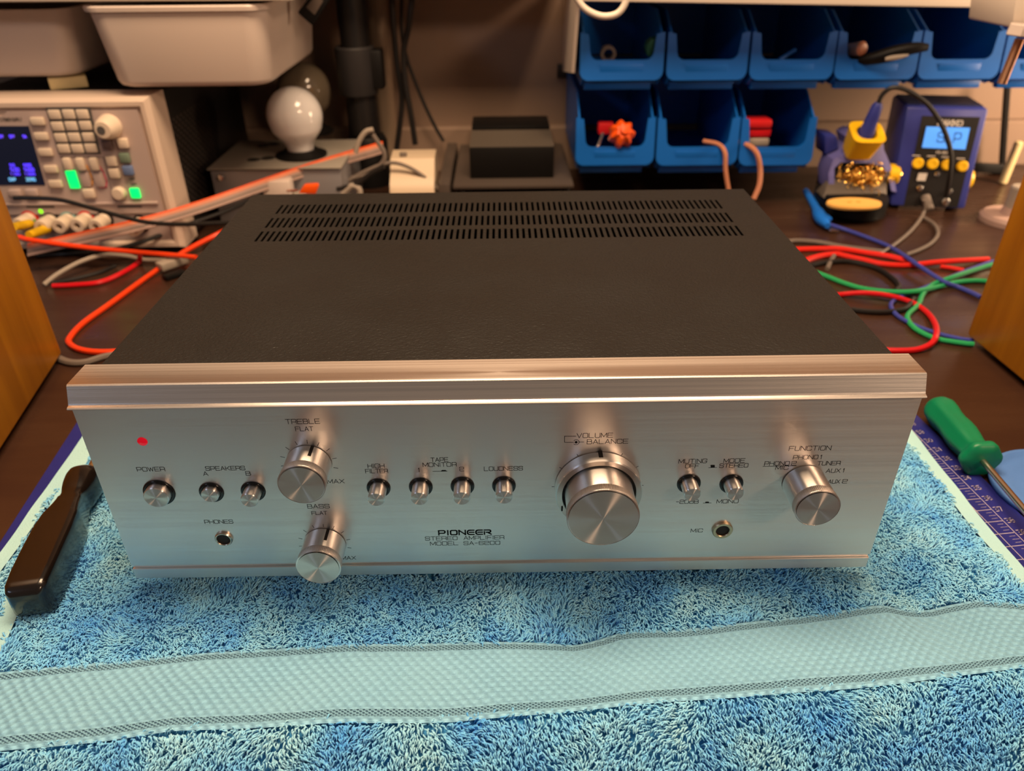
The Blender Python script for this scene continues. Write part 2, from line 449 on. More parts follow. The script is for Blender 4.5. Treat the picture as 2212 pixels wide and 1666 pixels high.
# lid with real slots
LW = .2073; Y0, Y1 = .0220, .3070; ZL = .1330; TH = .0010
rows = [(.1975, .2180), (.2260, .2475), (.2575, .2790)]
NS = 81; XS0, XS1 = -.1755, .1765; pitch = (XS1 - XS0) / (NS - 1); sw = .00098
b = B()
ys = [Y0] + [v for r in rows for v in r] + [Y1]
for i in range(len(ys) - 1):
    ya, yb = ys[i], ys[i + 1]
    if i % 2 == 0:
        b.quad([(-LW, ya, ZL), (LW, ya, ZL), (LW, yb, ZL), (-LW, yb, ZL)])
    else:
        xs = [-LW] + [v for k in range(NS) for v in (XS0 + k * pitch - sw, XS0 + k * pitch + sw)] + [LW]
        for k in range(len(xs) - 1):
            if k % 2 == 0: b.quad([(xs[k], ya, ZL), (xs[k + 1], ya, ZL), (xs[k + 1], yb, ZL), (xs[k], yb, ZL)])
            else:
                xa, xb = xs[k], xs[k + 1]; z1 = ZL - TH
                b.quad([(xa, ya, ZL), (xa, yb, ZL), (xa, yb, z1), (xa, ya, z1)]); b.quad([(xb, ya, ZL), (xb, ya, z1), (xb, yb, z1), (xb, yb, ZL)])
                b.quad([(xa, ya, ZL), (xa, ya, z1), (xb, ya, z1), (xb, ya, ZL)]); b.quad([(xa, yb, ZL), (xb, yb, ZL), (xb, yb, z1), (xa, yb, z1)])
for sx in (-1, 1):
    b.quad([(sx * LW, Y0, ZL), (sx * LW, Y1, ZL), (sx * LW, Y1, .004), (sx * LW, Y0, .004)])
b.quad([(-LW, Y1, ZL), (LW, Y1, ZL), (LW, Y1, .004), (-LW, Y1, .004)])
put('lid', b, M_lid, amp, smooth=False)
b = B().box((0, .157, .0045), (.405, .296, .005), .001); put('chassis', b, M_dark, amp)
for sx in (-.17, .17):
    for sy in (.03, .27):
        put('foot', B().lathe([(0, 0), (.010, 0), (.012, .003), (.011, .0145), (0, .0145)], (sx, sy, -.0125), seg=24), M_black, amp)
NY = (0, -1, 0)


def push_button(x, z, L, r, rc, name):
    k = put(name, B().cyl((x, .004, z), (x, -L + .0004, z), r, r, 32).lathe([(r, 0), (r - .0004, .0004)], (x, -L + .0004, z), NY, 32), M_knob, amp)
    put('button_face', B().lathe([(0, .0001), (r - .0004, 0)], (x, -L, z), NY, 32), M_face, k, smooth=False)
    tr = (rc - r) / 2 + .0001
    pr = [(rc - tr + tr * math.cos(a), tr * .9 * math.sin(a)) for a in np.linspace(0, PI, 9)]
    put('collar', B().lathe(pr, (x, -.0002, z), NY, 40), M_oring, k, label='glossy black rubber collar')
    return k


push_button(-.1858, .0653, .0048, .0067, .0086, 'power_button')
push_button(-.1575, .0650, .0033, .0047, .0067, 'speaker_button')
push_button(-.1348, .0652, .0080, .0047, .0067, 'speaker_button')
for x, z, L, nm in ((-.0665, .0662, .0100, 'filter_button'), (-.0435, .0664, .0100, 'tape_button'), (-.0208, .0666, .0105, 'tape_button'),
                    (.0018, .0665, .0100, 'loudness_button'), (.1029, .0659, .0095, 'muting_button'), (.1263, .0654, .0088, 'mode_button')):
    push_button(x, z, L, .0046, .0065, nm)


def knob(name, x, z, L, r, y0=0.0, kn=.0052, point=None, nk=72):
    """aluminium knob: plain skirt, knurled band, bright chamfer, spun face"""
    rs = r * .965; yk = L - .0010 - kn
    k = put(name, B().lathe([(0, 0), (rs, 0), (rs, yk)], (x, -y0 - .0006, z), NY, 64), M_knob, amp)
    mod = lambda a, h: 1 + .006 * math.cos(nk * a)
    put('knurled_band', B().lathe([(rs, yk), (r - .0002, yk + .0003), (r - .0002, yk + kn)], (x, -y0 - .0006, z), NY, nk * 4, mod), M_knurl, k, angle=80)
    put('chamfer', B().lathe([(r * 1.0, yk + kn), (r * 1.0, yk + kn + .0003), (r - .0009, L - .0006)], (x, -y0, z), NY, 64), M_knob, k)
    put('knob_face', B().lathe([(0, .00012), (r - .0009, 0)], (x, -y0 - L + .0006 - .0006, z), NY, 96), M_face, k, smooth=False)
    if point is not None:
        a = math.radians(point); dx, dz = math.sin(a), math.cos(a); hw = .00085
        q = lambda s, rad, y: (x + dx * rad + dz * s, y, z + dz * rad - dx * s)
        bb = B().hexa([q(-hw, rs * .8, -y0 - .0005), q(hw, rs * .8, -y0 - .0005), q(hw, rs * .8, -y0 - yk * .72), q(-hw, rs * .8, -y0 - yk * .72)],
                      [q(-hw, rs + .0002, -y0 - .0005), q(hw, rs + .0002, -y0 - .0005), q(hw, rs + .0002, -y0 - yk * .72), q(-hw, rs + .0002, -y0 - yk * .72)])
        put('pointer', bb, M_ink, k, smooth=False, label='black pointer line')
    return k


knob('treble_knob', -.1016, .0837, .0185, .0124, point=17, nk=90)
knob('bass_knob', -.1013, .0256, .0190, .0124, point=17, nk=90)
knob('function_knob', .1656, .0660, .0225, .0119, nk=80)
vk = knob('volume_knob', .0530, .0652, .0265, .0190, kn=.0055, nk=130)
rg = put('balance_ring', B().lathe([(.0199, .0006), (.0234, .0006), (.0234, .0070), (.0228, .0078), (.0203, .0078), (.0199, .0070)], (.0530, 0, .0652), NY, 96), M_knob, amp)
put('ring_face', B().lathe([(.0201, 0), (.0229, 0)], (.0530, -.00785, .0652), NY, 96), M_face, rg, smooth=False)
put('ring_pointer', B().box((.0530, -.0025, .0887), (.0022, .0050, .0012)), M_ink, rg, smooth=False, label='black pointer block')
put('ring_mark', B().box((.0332, -.0080, .0563), (.0008, .0006, .0030)), M_ink, rg, smooth=False, label='black mark')
put('ring_shadow_gap', B().lathe([(.0185, 0), (.0200, 0)], (.0530, -.0060, .0652), NY, 64), M_dark, rg, smooth=False)

# lamp and jacks
x, z = at(307.6, 954, y=0).x, at(307.6, 954, y=0).z
put('power_lamp', B().lathe([(.0027, 0), (.0026, .0004), (.0018, .0008), (0, .0010)], (x, .0002, z), NY, 24), M_led, amp, label='glowing red power lamp')


def jack(u, v, ro, ri, m, name):
    q = at(u, v, y=0)
    k = put(name, B().lathe([(ro, 0), (ro, .0010), (ro - .0005, .0016), (ri + .0004, .0016), (ri, .0012), (ri, .0001)], (q.x, 0, q.z), NY, 40), m, amp)
    put('socket_hole', B().lathe([(0, 0), (ri, 0)], (q.x, -.0003, q.z), NY, 32), M_dark, k, smooth=False, label='black hole')


jack(484, 1163, .0050, .0037, M_jack, 'phones_jack')
jack(1560, 1144, .0059, .0037, M_brass, 'microphone_jack')
PT = (-.00004)
pf = lambda x0, z0: (lambda a, c, d: (x0 + a, PT + d, z0 + c))


def word(txt, u0, u1, vb, h, v1=None, th=None):
    """printed word: left and right pixel on the baseline, cap height in metres"""
    a = at(u0, vb, y=0); c = at(u1, vb if v1 is None else v1, y=0)
    b_ = B(); pol, _ = strokes_text(txt)
    z = (a.z + c.z) / 2
    ribbon(b_, pol, pf(a.x, z), c.x - a.x, h, th or .00032)
    put('printed_word', b_, M_ink, amp, smooth=False, label='printed word ' + txt)


H1 = .0026
for a in (('POWER', 297, 357, 1018, H1), ('SPEAKERS', 445, 530, 1016, H1), ('A', 440, 450, 1027.5, H1), ('B', 532, 542, 1027, H1), ('PHONES', 443, 504, 1131, H1),
          ('TREBLE', 618, 691, 915.5, .0028), ('FLAT', 639, 677, 931, H1), ('BASS', 665, 712, 1098, .0028), ('FLAT', 674, 707, 1112, .0024), ('MAX', 708, 744, 1044, H1), ('MAX', 738, 769, 1209, H1),
          ('HIGH', 795, 830.5, 1011, H1), ('FILTER', 790, 838, 1022, H1), ('TAPE', 931, 968, 997.5, H1), ('MONITOR', 914, 986, 1008, H1), ('1', 903, 908, 1019.5, H1), ('2', 993, 1002, 1017.5, H1),
          ('LOUDNESS', 1046, 1129, 1016.5, H1), ('STEREO', 919, 988, 1167, .0027), ('AMPLIFIER', 1002, 1089, 1165.5, .0027), ('MODEL', 930, 990, 1178, .0027), ('SA-6200', 1002, 1080, 1177, .0027),
          ('VOLUME', 1246, 1323, 945.5, .0028), ('BALANCE', 1268, 1356, 958.5, .0028), ('MUTING', 1466, 1526, 1000.5, H1), ('OFF', 1480, 1509, 1011, H1), ('MODE', 1563, 1608, 999.5, H1), ('STEREO', 1554, 1615, 1010, H1),
          ('-20dB', 1460, 1508, 1088, H1), ('MONO', 1548, 1594, 1087, H1), ('MIC', 1492, 1517, 1150, H1), ('FUNCTION', 1704, 1794, 973, .0028), ('PHONO', 1713, 1766, 992, H1), ('1', 1770, 1776, 991.5, H1),
          ('PHONO', 1651, 1704, 1005.5, H1), ('2', 1709, 1719, 1005, H1), ('MIC', 1675, 1702, 1014.5, H1), ('TUNER', 1765, 1814, 1005, H1), ('AUX', 1784, 1814, 1021, H1), ('1', 1819, 1824, 1020.5, H1), ('AUX', 1788, 1813, 1044.5, H1), ('2', 1819, 1829, 1044, H1)):
    word(*a)

# maker's mark: heavy wide letters with a slit through the E's
GL_BIG = {'P': [[(0, 0), (0, 1)], rr([(0, 1), (1, 1), (1, .38), (.15, .38)], r=.3)], 'I': GL['I'], 'O': [O_], 'N': [[(0, 0), (0, 1), (1, 0), (1, 1)]],
          'E': [rr([(1, 1), (0, 1), (0, 0), (1, 0)], r=.42), [(.3, .5), (1, .5)]], 'R': [[(0, 0), (0, .6)], rr([(0, 1), (1, 1), (1, .45), (.3, .45)], r=.3), [(.5, .45), (1.05, 0)]]}
a = at(947, 1156, y=0); c = at(1059, 1154, y=0); b = B(); x = 0; pol = []
for ch in 'PIONEER':
    w_ = .2 if ch == 'I' else 1
    for st in GL_BIG[ch]: pol.append([(x + (w_ / 2 if ch == 'I' else p[0] * w_), p[1]) for p in st])
    x += w_ + .34
W_ = x - .34
ribbon(b, [[(p / W_, q) for p, q in st] for st in pol], pf(a.x + .0003, (a.z + c.z) / 2), c.x - a.x, .0032, .00085)
put('maker_mark', b, M_ink, amp, smooth=False, label='printed maker mark')


# printed lines and dial ticks
def line_mesh(b, pix, th=.0003):
    P = [at(u, v, y=0) for u, v in pix]
    ribbon(b, [[(p.x, p.z) for p in P]], pf(0, 0), 1, 1, th)


b = B()
line_mesh(b, [(1244, 942.5), (1219.5, 942.5), (1219.5, 955.5), (1239, 955.5)]); line_mesh(b, [(1250, 955), (1261, 955)])
q = at(1244.5, 955.5, y=0)
ribbon(b, [[(q.x + .0016 * math.cos(t), q.z + .0016 * math.sin(t)) for t in np.linspace(-2.4, 2.4, 17)]], pf(0, 0), 1, 1, .0003)
b.lathe([(0, .0), (.0008, 0)], (q.x, PT, q.z), NY, 14)
put('printed_line', b, M_ink, amp, smooth=False, label='printed bracket beside VOLUME and BALANCE')
for ln, qd in (([(935, 1018.7), (966, 1018)], ((952, 1018), (955, 1015.5), (962, 1015.5), (966, 1018))), ([(1531, 1010.5), (1548, 1010)], ((1535, 1010), (1535, 1004.5), (1544, 1004.5), (1544, 1010))),
               ([(1519, 1087), (1536, 1086.6)], ((1523, 1086.6), (1524, 1084), (1531, 1084), (1532, 1086.6))), ([(1648, 1007.8), (1720, 1006.3)], None)):
    b = B(); line_mesh(b, ln)
    if qd: b.quad([Vector((p.x, PT, p.z)) for p in (at(u, v, y=0) for u, v in qd)])
    put('printed_symbol', b, M_ink, amp, smooth=False, label='printed switch symbol' if qd else 'printed rule under PHONO 2')
for nm, cx, cz, r0, r1, angs in (('treble', -.1016, .0837, .0130, .0152, (-72, -45, -20, 4, 28, 52, 78, 104, -96)), ('bass', -.1013, .0256, .0130, .0150, (-72, -45, -20, 4, 28, 52, 78, 104, -96)),
                                 ('volume', .0530, .0652, .0238, .0250, (-90, -58, -29, 0, 29, 58, 90))):
    b = B()
    for a in angs:
        s, c_ = math.sin(math.radians(a)), math.cos(math.radians(a))
        ribbon(b, [[(cx + s * r0, cz + c_ * r0), (cx + s * r1, cz + c_ * r1)]], pf(0, 0), 1, 1, .0003)
    put('dial_tick', b, M_ink, amp, smooth=False, label='printed tick marks around the %s knob' % nm)

# ================================================================== CUTTING MAT
mo = Vector((.3353, .200, 0)); ma = math.radians(6.5)     # right edge passes here; the mat is turned a little
ex = Vector((math.cos(ma), math.sin(ma) * 0 + .0, 0)); ey = Vector((math.sin(ma), -math.cos(ma), 0)); ex = Vector((math.cos(ma), math.sin(ma), 0))
mt = thing('cutting_mat', 'dark blue cutting mat with pale ruled grid under the towel', 'cutting mat', (0, .11, TZ))
M2 = lambda s, t: mo + ex * s + ey * t        # s across (negative = left), t towards the viewer
ML = -.678
c4 = [M2(ML, -.16), M2(ML, .20), M2(0, .20), M2(0, -.16)]
put('mat_sheet', B().hexa([(p.x, p.y, TZ) for p in c4], [(p.x, p.y, TZ + .002) for p in c4], .0006), M_mat, mt)
b = B(); zf = TZ + .00215
mf = lambda s, t, d: (M2(s, t).x, M2(s, t).y, zf + d)
GP = .01145; G0 = -.0165
lines = [[(G0, -.02), (G0, .195)]]
for k in range(17): lines.append([(G0, .006 + k * GP), (G0 - .10, .006 + k * GP)])
for k in range(1, 9): lines.append([(G0 - k * GP, 0), (G0 - k * GP, .195)])
ribbon(b, lines, mf, 1, 1, .00045)
for k in range(16):
    for j in range(1, 4):
        t = .006 + k * GP + j * GP / 4
        ribbon(b, [[(G0 - .002 if j != 2 else G0 - .001, t), (G0 - .006, t)]], mf, 1, 1, .00022)
put('printed_grid', b, M_matink, mt, smooth=False, label='pale printed grid lines')
for k in range(1, 17):
    num = str(26 + k)
    b = B(); pol, W_ = strokes_text(num, gap=.35)
    t = .006 + k * GP
    # digits read from the right-hand edge, as on the photograph
    ribbon(b, pol, (lambda a, c, d, t=t: mf(G0 + .0022 + a, t - c + .0022, d)), .0052, .0040, .00055)
    put('printed_number', b, M_matink, mt, smooth=False, label='printed number ' + num)

# ================================================================== TOWEL
PZ = -.0098         # mean height of the towel face
OUTL = [(177, 945), (120, 1022), (60, 1108), (0, 1192)]
OUTR = [(1971, 935), (2040, 1012), (2112, 1102), (2160, 1168), (2212, 1240)]
lw = [at(u, v, z=PZ) for u, v in OUTL]; rw = [at(u, v, z=PZ) for u, v in OUTR]
lk = np.polyfit([p.y for p in lw], [p.x for p in lw], 1); rk = np.polyfit([p.y for p in rw], [p.x for p in rw], 1)
Lx = lambda y: lk[0] * y + lk[1]
Rx = lambda y: rk[0] * y + rk[1]
BT = [(0, 1450), (370, 1415), (740, 1391), (960, 1386), (1242, 1388), (1342, 1364), (1480, 1358), (1811, 1322), (1910, 1307), (2010, 1313), (2109, 1299), (2208, 1309)]
BB = [(0, 1618), (200, 1598), (368, 1575), (569, 1567), (740, 1558), (974, 1555), (1208, 1534), (1480, 1510), (1811, 1485), (1976, 1468), (2212, 1438)]
bt = np.array([at(u, v, z=PZ)[:2] for u, v in BT]); bb_ = np.array([at(u, v, z=PZ)[:2] for u, v in BB])


def ext(px, P):
    y = np.interp(px, P[:, 0], P[:, 1]); sl = .09
    y = np.where(px < P[0, 0], P[0, 1] + (px - P[0, 0]) * sl, y); return np.where(px > P[-1, 0], P[-1, 1] + (px - P[-1, 0]) * sl * .6, y)


YT = lambda x: ext(np.asarray(x), bt)
YB = lambda x: ext(np.asarray(x), bb_)
# inner hem on the left (a folded layer) and on the right
HL = [at(u, v, z=PZ) for u, v in ((14, 1345), (75, 1210), (128, 1085), (196, 950))]
hk = np.polyfit([p.y for p in HL], [p.x for p in HL], 1)
Hx = lambda y: hk[0] * y + hk[1]
BUMPS = [(-.004, -.013, .020, .017, .0060), (.105, -.012, .022, .016, .0055), (.047, -.030, .018, .020, -.0030), (.19, -.004, .03, .02, .003), (-.12, -.016, .03, .016, .0012), (-.075, -.014, .016, .014, .0030),
         (.27, .03, .02, .05, .004), (.235, -.02, .012, .035, -.0025), (.30, -.005, .02, .03, .003), (-.23, .0, .03, .03, .002)]


def tz(x, y):
    x = np.asarray(x, float); y = np.asarray(y, float)
    z = np.full_like(x, -.0112)
    for cx, cy, sx, sy, a in BUMPS: z = z + a * np.exp(-((x - cx) / sx) ** 2 - ((y - cy) / sy) ** 2)
    z = z + .0007 * np.sin(x * 61 + 2 * np.sin(y * 40)) * np.cos(y * 55 + x * 20)
    d = np.clip(YB(x) + .004 - y, 0, None)
    z = z - d * d * 10.0 - d * .32
    # never into the amplifier's underside
    under = (np.abs(x) < .222) & (y > -.001)
    z = np.where(under, np.minimum(z, -.0042), z)
    near = (np.abs(x) < .222) & (y <= -.001)
    return np.where(near, np.minimum(z, -.0030), z)


tw = thing('towel', 'light blue terry towel with a woven border spread under the amplifier', 'towel', (0, .03, TZ + .002))


def grid_mesh(name, xs_fn, ys, n, m, zoff, parent, **k):
    """sheet between two x limits for each y"""
    V = []; F = []
    for y in ys:
        x0, x1 = xs_fn(y); xx = np.linspace(x0, x1, n); zz = tz(xx, np.full(n, y)) + zoff
        V += [(a, y, c) for a, c in zip(xx, zz)]
    for j in range(len(ys) - 1):
        for i in range(n - 1): F.append((j * n + i, j * n + i + 1, (j + 1) * n + i + 1, (j + 1) * n + i))
    me = bpy.data.meshes.new(name); me.from_pydata(V, [], F); me.shade_smooth()
    return put(name, me, m, parent, **k)


grid_mesh('ground_cloth', lambda y: (Lx(y), Rx(y)), np.linspace(-.19, .20, 140), 200, M_terry, -.0022, tw)
# pale selvages
for nm, f0, f1 in (('hem', lambda y: Lx(y) - .0006, lambda y: Lx(y) + .0085), ('hem', lambda y: Rx(y) - .0100, lambda y: Rx(y) + .0008)):
    grid_mesh(nm, lambda y, f0=f0, f1=f1: (f0(y), f1(y)), np.linspace(-.185, .20, 110), 6, M_hem, .0004, tw)
grid_mesh('folded_hem', lambda y: (Hx(y) - .0075, Hx(y) + .0045), np.linspace(-.17, .19, 110), 8, M_hem, .0006, tw)
# woven border band
nx = 260; nj = 40; V = []; F = []
for j in range(nj):
    s = j / (nj - 1)
    x0 = Lx(-.06); x1 = Rx(-.03); xx = np.linspace(x0 - .001, x1 + .001, nx)
    yy = YT(xx) * s + YB(xx) * (1 - s); zz = tz(xx, yy) + .0006 + .0008 * np.exp(-((s - .03) / .03) ** 2) - .0006 * np.exp(-((s - .09) / .03) ** 2) + .0004 * np.exp(-((s - .96) / .03) ** 2)
    V += list(zip(xx, yy, zz))
for j in range(nj - 1):
    for i in range(nx - 1): F.append((j * nx + i, j * nx + i + 1, (j + 1) * nx + i + 1, (j + 1) * nx + i))
me = bpy.data.meshes.new('woven_border'); me.from_pydata(V, [], F); me.shade_smooth()
uv = me.uv_layers.new(name='UVMap'); vi = np.empty(len(me.loops), np.int32); me.loops.foreach_get('vertex_index', vi)
VA = np.array(V); jj = np.repeat(np.arange(nj), nx) / (nj - 1)
uva = np.stack([VA[:, 0] * 1.0, jj * .040], 1)[vi]; uv.data.foreach_set('uv', uva.astype(np.float32).ravel())
M_band = bpy.data.materials.new('woven_border_cloth'); M_band.use_nodes = True
nt = M_band.node_tree; N = nt.nodes; L = nt.links; p = N['Principled BSDF']; p.inputs['Roughness'].default_value = .9; p.inputs['Specular IOR Level'].default_value = .15
uvn = N.new('ShaderNodeUVMap')
# honeycomb weave: offset ovals with thread ribs, shallow relief
sep = N.new('ShaderNodeSeparateXYZ'); L.new(uvn.outputs[0], sep.inputs[0])


def math_n(op, a, c=None):
    n = N.new('ShaderNodeMath'); n.operation = op
    for i, v in enumerate((a, c)):
        if v is None: continue
        if isinstance(v, (int, float)): n.inputs[i].default_value = v
        else: L.new(v, n.inputs[i])
    return n.outputs[0]


nz = N.new('ShaderNodeTexNoise'); nz.inputs['Scale'].default_value = 60; L.new(uvn.outputs[0], nz.inputs['Vector'])
wob = math_n('MULTIPLY', math_n('SUBTRACT', nz.outputs[0], .5), .0022)
U = math_n('ADD', sep.outputs[0], wob); Vv = math_n('ADD', sep.outputs[1], math_n('MULTIPLY', wob, .5))
cu, cv = .0058, .0052
a1 = math_n('MULTIPLY', math_n('COSINE', math_n('MULTIPLY', U, 2 * PI / cu)), math_n('COSINE', math_n('MULTIPLY', Vv, 2 * PI / cv)))
row_ = math_n('COSINE', math_n('MULTIPLY', Vv, 4 * PI / cv))
thr = math_n('COSINE', math_n('MULTIPLY', Vv, 2 * PI / .00052))
# two dense rows near the seams
e1 = math_n('LESS_THAN', math_n('ABSOLUTE', math_n('SUBTRACT', Vv, .0042)), .0016)
e2 = math_n('LESS_THAN', math_n('ABSOLUTE', math_n('SUBTRACT', Vv, .0372)), .0013)
edge = math_n('MAXIMUM', e1, e2)
fine = math_n('MULTIPLY', math_n('COSINE', math_n('MULTIPLY', U, 2 * PI / .0030)), math_n('COSINE', math_n('MULTIPLY', Vv, 2 * PI / .0013)))
body = math_n('ADD', math_n('ADD', a1, math_n('MULTIPLY', row_, .35)), math_n('MULTIPLY', thr, .12))
hgt = math_n('ADD', math_n('MULTIPLY', body, math_n('SUBTRACT', 1.0, edge)), math_n('MULTIPLY', math_n('MULTIPLY', fine, 1.3), edge))
bp = N.new('ShaderNodeBump'); bp.inputs['Strength'].default_value = 1.0; bp.inputs['Distance'].default_value = .0009
L.new(hgt, bp.inputs['Height']); L.new(bp.outputs[0], p.inputs['Normal'])
cr = N.new('ShaderNodeValToRGB'); cr.color_ramp.elements[0].position = .0; cr.color_ramp.elements[0].color = (.09, .22, .34, 1)
cr.color_ramp.elements[1].position = .55; cr.color_ramp.elements[1].color = (.30, .67, .96, 1)
mr = N.new('ShaderNodeMapRange'); mr.inputs['From Min'].default_value = -1.25; mr.inputs['From Max'].default_value = 1.2
L.new(hgt, mr.inputs[0]); L.new(mr.outputs[0], cr.inputs[0])
mxn = N.new('ShaderNodeMix'); mxn.data_type = 'RGBA'; mxn.inputs['B'].default_value = (.36, .67, .86, 1)
nz2 = N.new('ShaderNodeTexNoise'); nz2.inputs['Scale'].default_value = 22; L.new(uvn.outputs[0], nz2.inputs['Vector'])
L.new(math_n('MULTIPLY', nz2.outputs[0], .55), mxn.inputs['Factor']); L.new(cr.outputs[0], mxn.inputs['A']); L.new(mxn.outputs['Result'], p.inputs['Base Color'])
put('woven_border', me, M_band, tw)

# terry pile: tens of thousands of short bent loops, one mesh
M_pile = bpy.data.materials.new('terry_pile'); M_pile.use_nodes = True
nt = M_pile.node_tree; N = nt.nodes; L = nt.links; p = N['Principled BSDF']; p.inputs['Roughness'].default_value = .9; p.inputs['Specular IOR Level'].default_value = .12
p.inputs['Sheen Weight'].default_value = .15
tc = N.new('ShaderNodeTexCoord'); nz = N.new('ShaderNodeTexNoise'); nz.inputs['Scale'].default_value = 26; nz.inputs['Detail'].default_value = 3; L.new(tc.outputs['Object'], nz.inputs['Vector'])
nzf = N.new('ShaderNodeTexNoise'); nzf.inputs['Scale'].default_value = 260; L.new(tc.outputs['Object'], nzf.inputs['Vector'])
sm_ = math_n('ADD', math_n('MULTIPLY', nz.outputs[0], .75), math_n('MULTIPLY', nzf.outputs[0], .25))
cr = N.new('ShaderNodeValToRGB'); e = cr.color_ramp.elements; e[0].position = .34; e[0].color = (.10, .44, .92, 1); e[1].position = .66; e[1].color = (.38, .74, .92, 1)
mid = e.new(.5); mid.color = (.24, .64, .95, 1)
L.new(sm_, cr.inputs[0]); L.new(cr.outputs[0], p.inputs['Base Color'])


def noise_field(x, y, s, ph):
    return np.sin(x * s + ph + 1.7 * np.sin(y * s * .7 + ph * 2)) * np.cos(y * s * .9 - ph + 1.3 * np.sin(x * s * .6 + 1))


def pile(n_target):
    xs = []; ys = []
    nb = 900000
    x = RNG.uniform(-.375, .345, nb); y = RNG.uniform(-.190, .198, nb)
    hid = (np.abs(x) < .200) & (y > .012)
    inside = (x > Lx(y) + .0080) & (x < Rx(y) - .0095)
    hem = (x > Hx(y) - .0068) & (x < Hx(y) + .0035)
    band = (y < YT(x) + .0004) & (y > YB(x) + .0012)
    vis = y > -.188
    back = (y > .196)
    # only where this side of the bench can be seen: a margin around the view
    q = np.stack([x - CAM[0], y - CAM[1], np.full(nb, -.012 - CAM[2])], 1) @ np.array(_m)
    uu = q[:, 0] / -q[:, 2] * FPX
    k = inside & ~hid & ~hem & ~band & vis & ~back & (np.abs(uu) < 1106 + 260)
    x = x[k][:n_target]; y = y[k][:n_target]; n = len(x)
    front = y < YB(x)
    z = tz(x, y) - .0022
    # lean: drifting direction field, pile at the front hangs towards the viewer
    th = 1.9 * noise_field(x, y, 38, .4) + 1.5 * noise_field(x, y, 95, 1.9) + RNG.normal(0, .55, n)
    th = np.where(front, -PI / 2 + .45 * th, th - .6)
    ln = np.where(front, .0052, .0042) * RNG.uniform(.75, 1.25, n)
    tilt = np.where(front, 1.02, 1.08) + RNG.normal(0, .16, n)
    r = np.where(front, .00045, .00042) * RNG.uniform(.8, 1.2, n)
    d = np.stack([np.cos(th), np.sin(th), np.zeros(n)], 1); sd = np.stack([-np.sin(th), np.cos(th), np.zeros(n)], 1)
    up = np.array([0, 0, 1.0]); P0 = np.stack([x, y, z], 1)
    K = 4; S = 4
    wig = RNG.normal(0, .0006, n)
    cx = np.array([0, .30, .74, 1.0]); cz = np.array([0, .74, 1.03, .74])
    rad = np.array([.8, 1.05, 1.0, .45])
    V = np.empty((n, K, S, 3)); sw_ = np.array([0, .6, .7, -.6])
    L_ = ln * np.sin(tilt); H_ = ln * np.cos(tilt) + .0012
    for i in range(K):
        c = P0 + d * (L_ * cx[i])[:, None] + up * (H_ * cz[i])[:, None] + sd * (wig * sw_[i])[:, None]
        for s in range(S):
            a = 2 * PI * s / S
            # ring in the plane spanned by the side vector and the upward normal of the bend
            V[:, i, s] = c + (sd * math.cos(a) + (up * .8 - d * .35) * math.sin(a)) * (r * rad[i])[:, None]
    base = (np.arange(n) * K * S)[:, None]
    q = []
    for i in range(K - 1):
        for s in range(S):
            t = (s + 1) % S; q.append([i * S + s, i * S + t, (i + 1) * S + t, (i + 1) * S + s])
    q.append([(K - 1) * S + s for s in range(S)])
    q = np.array(q); Fq = (base[:, None] + q[None]).reshape(-1, 4)
    me = bpy.data.meshes.new('terry_pile')
    me.vertices.add(n * K * S); me.vertices.foreach_set('co', V.reshape(-1).astype(np.float32))
    me.loops.add(Fq.size); me.loops.foreach_set('vertex_index', Fq.reshape(-1).astype(np.int32))
    me.polygons.add(len(Fq)); me.polygons.foreach_set('loop_start', (np.arange(len(Fq)) * 4).astype(np.int32))
    me.update(calc_edges=True); me.shade_smooth()
    return me


put('terry_pile', pile(96000), M_pile, tw, kind='stuff')

# ================================================================== TOOLS BESIDE THE AMPLIFIER
# black chunky screwdriver on the left
A0 = Vector((-.2675, -.021, .0025)); A1 = Vector((-.2875, .096, .0030)); ax = (A1 - A0).normalized(); LH = (A1 - A0).length
sx = ax.cross(Vector((0, 0, 1))).normalized(); uz = sx.cross(ax).normalized()
st = thing('black_screwdriver', 'chunky black lacquered screwdriver with waisted handle on the towel left of the amplifier', 'screwdriver', (-.2915, .05, -.0125))
sec = [(0.0, .0095, .0070), (.015, .0125, .0105), (.05, .0142, .0124), (.14, .0150, .0132), (.30, .0152, .0134), (.45, .0150, .0132), (.56, .0138, .0125), (.64, .0112, .0112), (.70, .0098, .0104), (.76, .0098, .0104),
       (.81, .0118, .0118), (.86, .0134, .0128), (.91, .0140, .0132), (.95, .0134, .0126), (.985, .0105, .0100), (1.0, .0070, .0068)]
# refine along the axis
tt = np.linspace(0, 1, 60); S0 = np.array(sec); ww = np.interp(tt, S0[:, 0], S0[:, 1]); hh = np.interp(tt, S0[:, 0], S0[:, 2])
rings = []
for t, w_, h_ in zip(tt, ww, hh):
    ring = []
    for k in range(40):
        a = 2 * PI * k / 40; ca, sa = math.cos(a), math.sin(a); e_ = .30 if t < .72 else .5 + .3 * min(1, (t - .72) / .15)
        ring.append(A0 + ax * (LH * t) + sx * (.80 * w_ * math.copysign(abs(ca) ** e_, ca)) + uz * (h_ * math.copysign(abs(sa) ** e_, sa)))
    rings.append(ring)
put('handle', B().loft(rings), M_blackh, st, angle=60)
put('shaft', B().cyl(A1 - ax * .004, A1 + ax * .075 + Vector((0, 0, -.0035)), .0031, .0031, 20), M_brsteel, st)

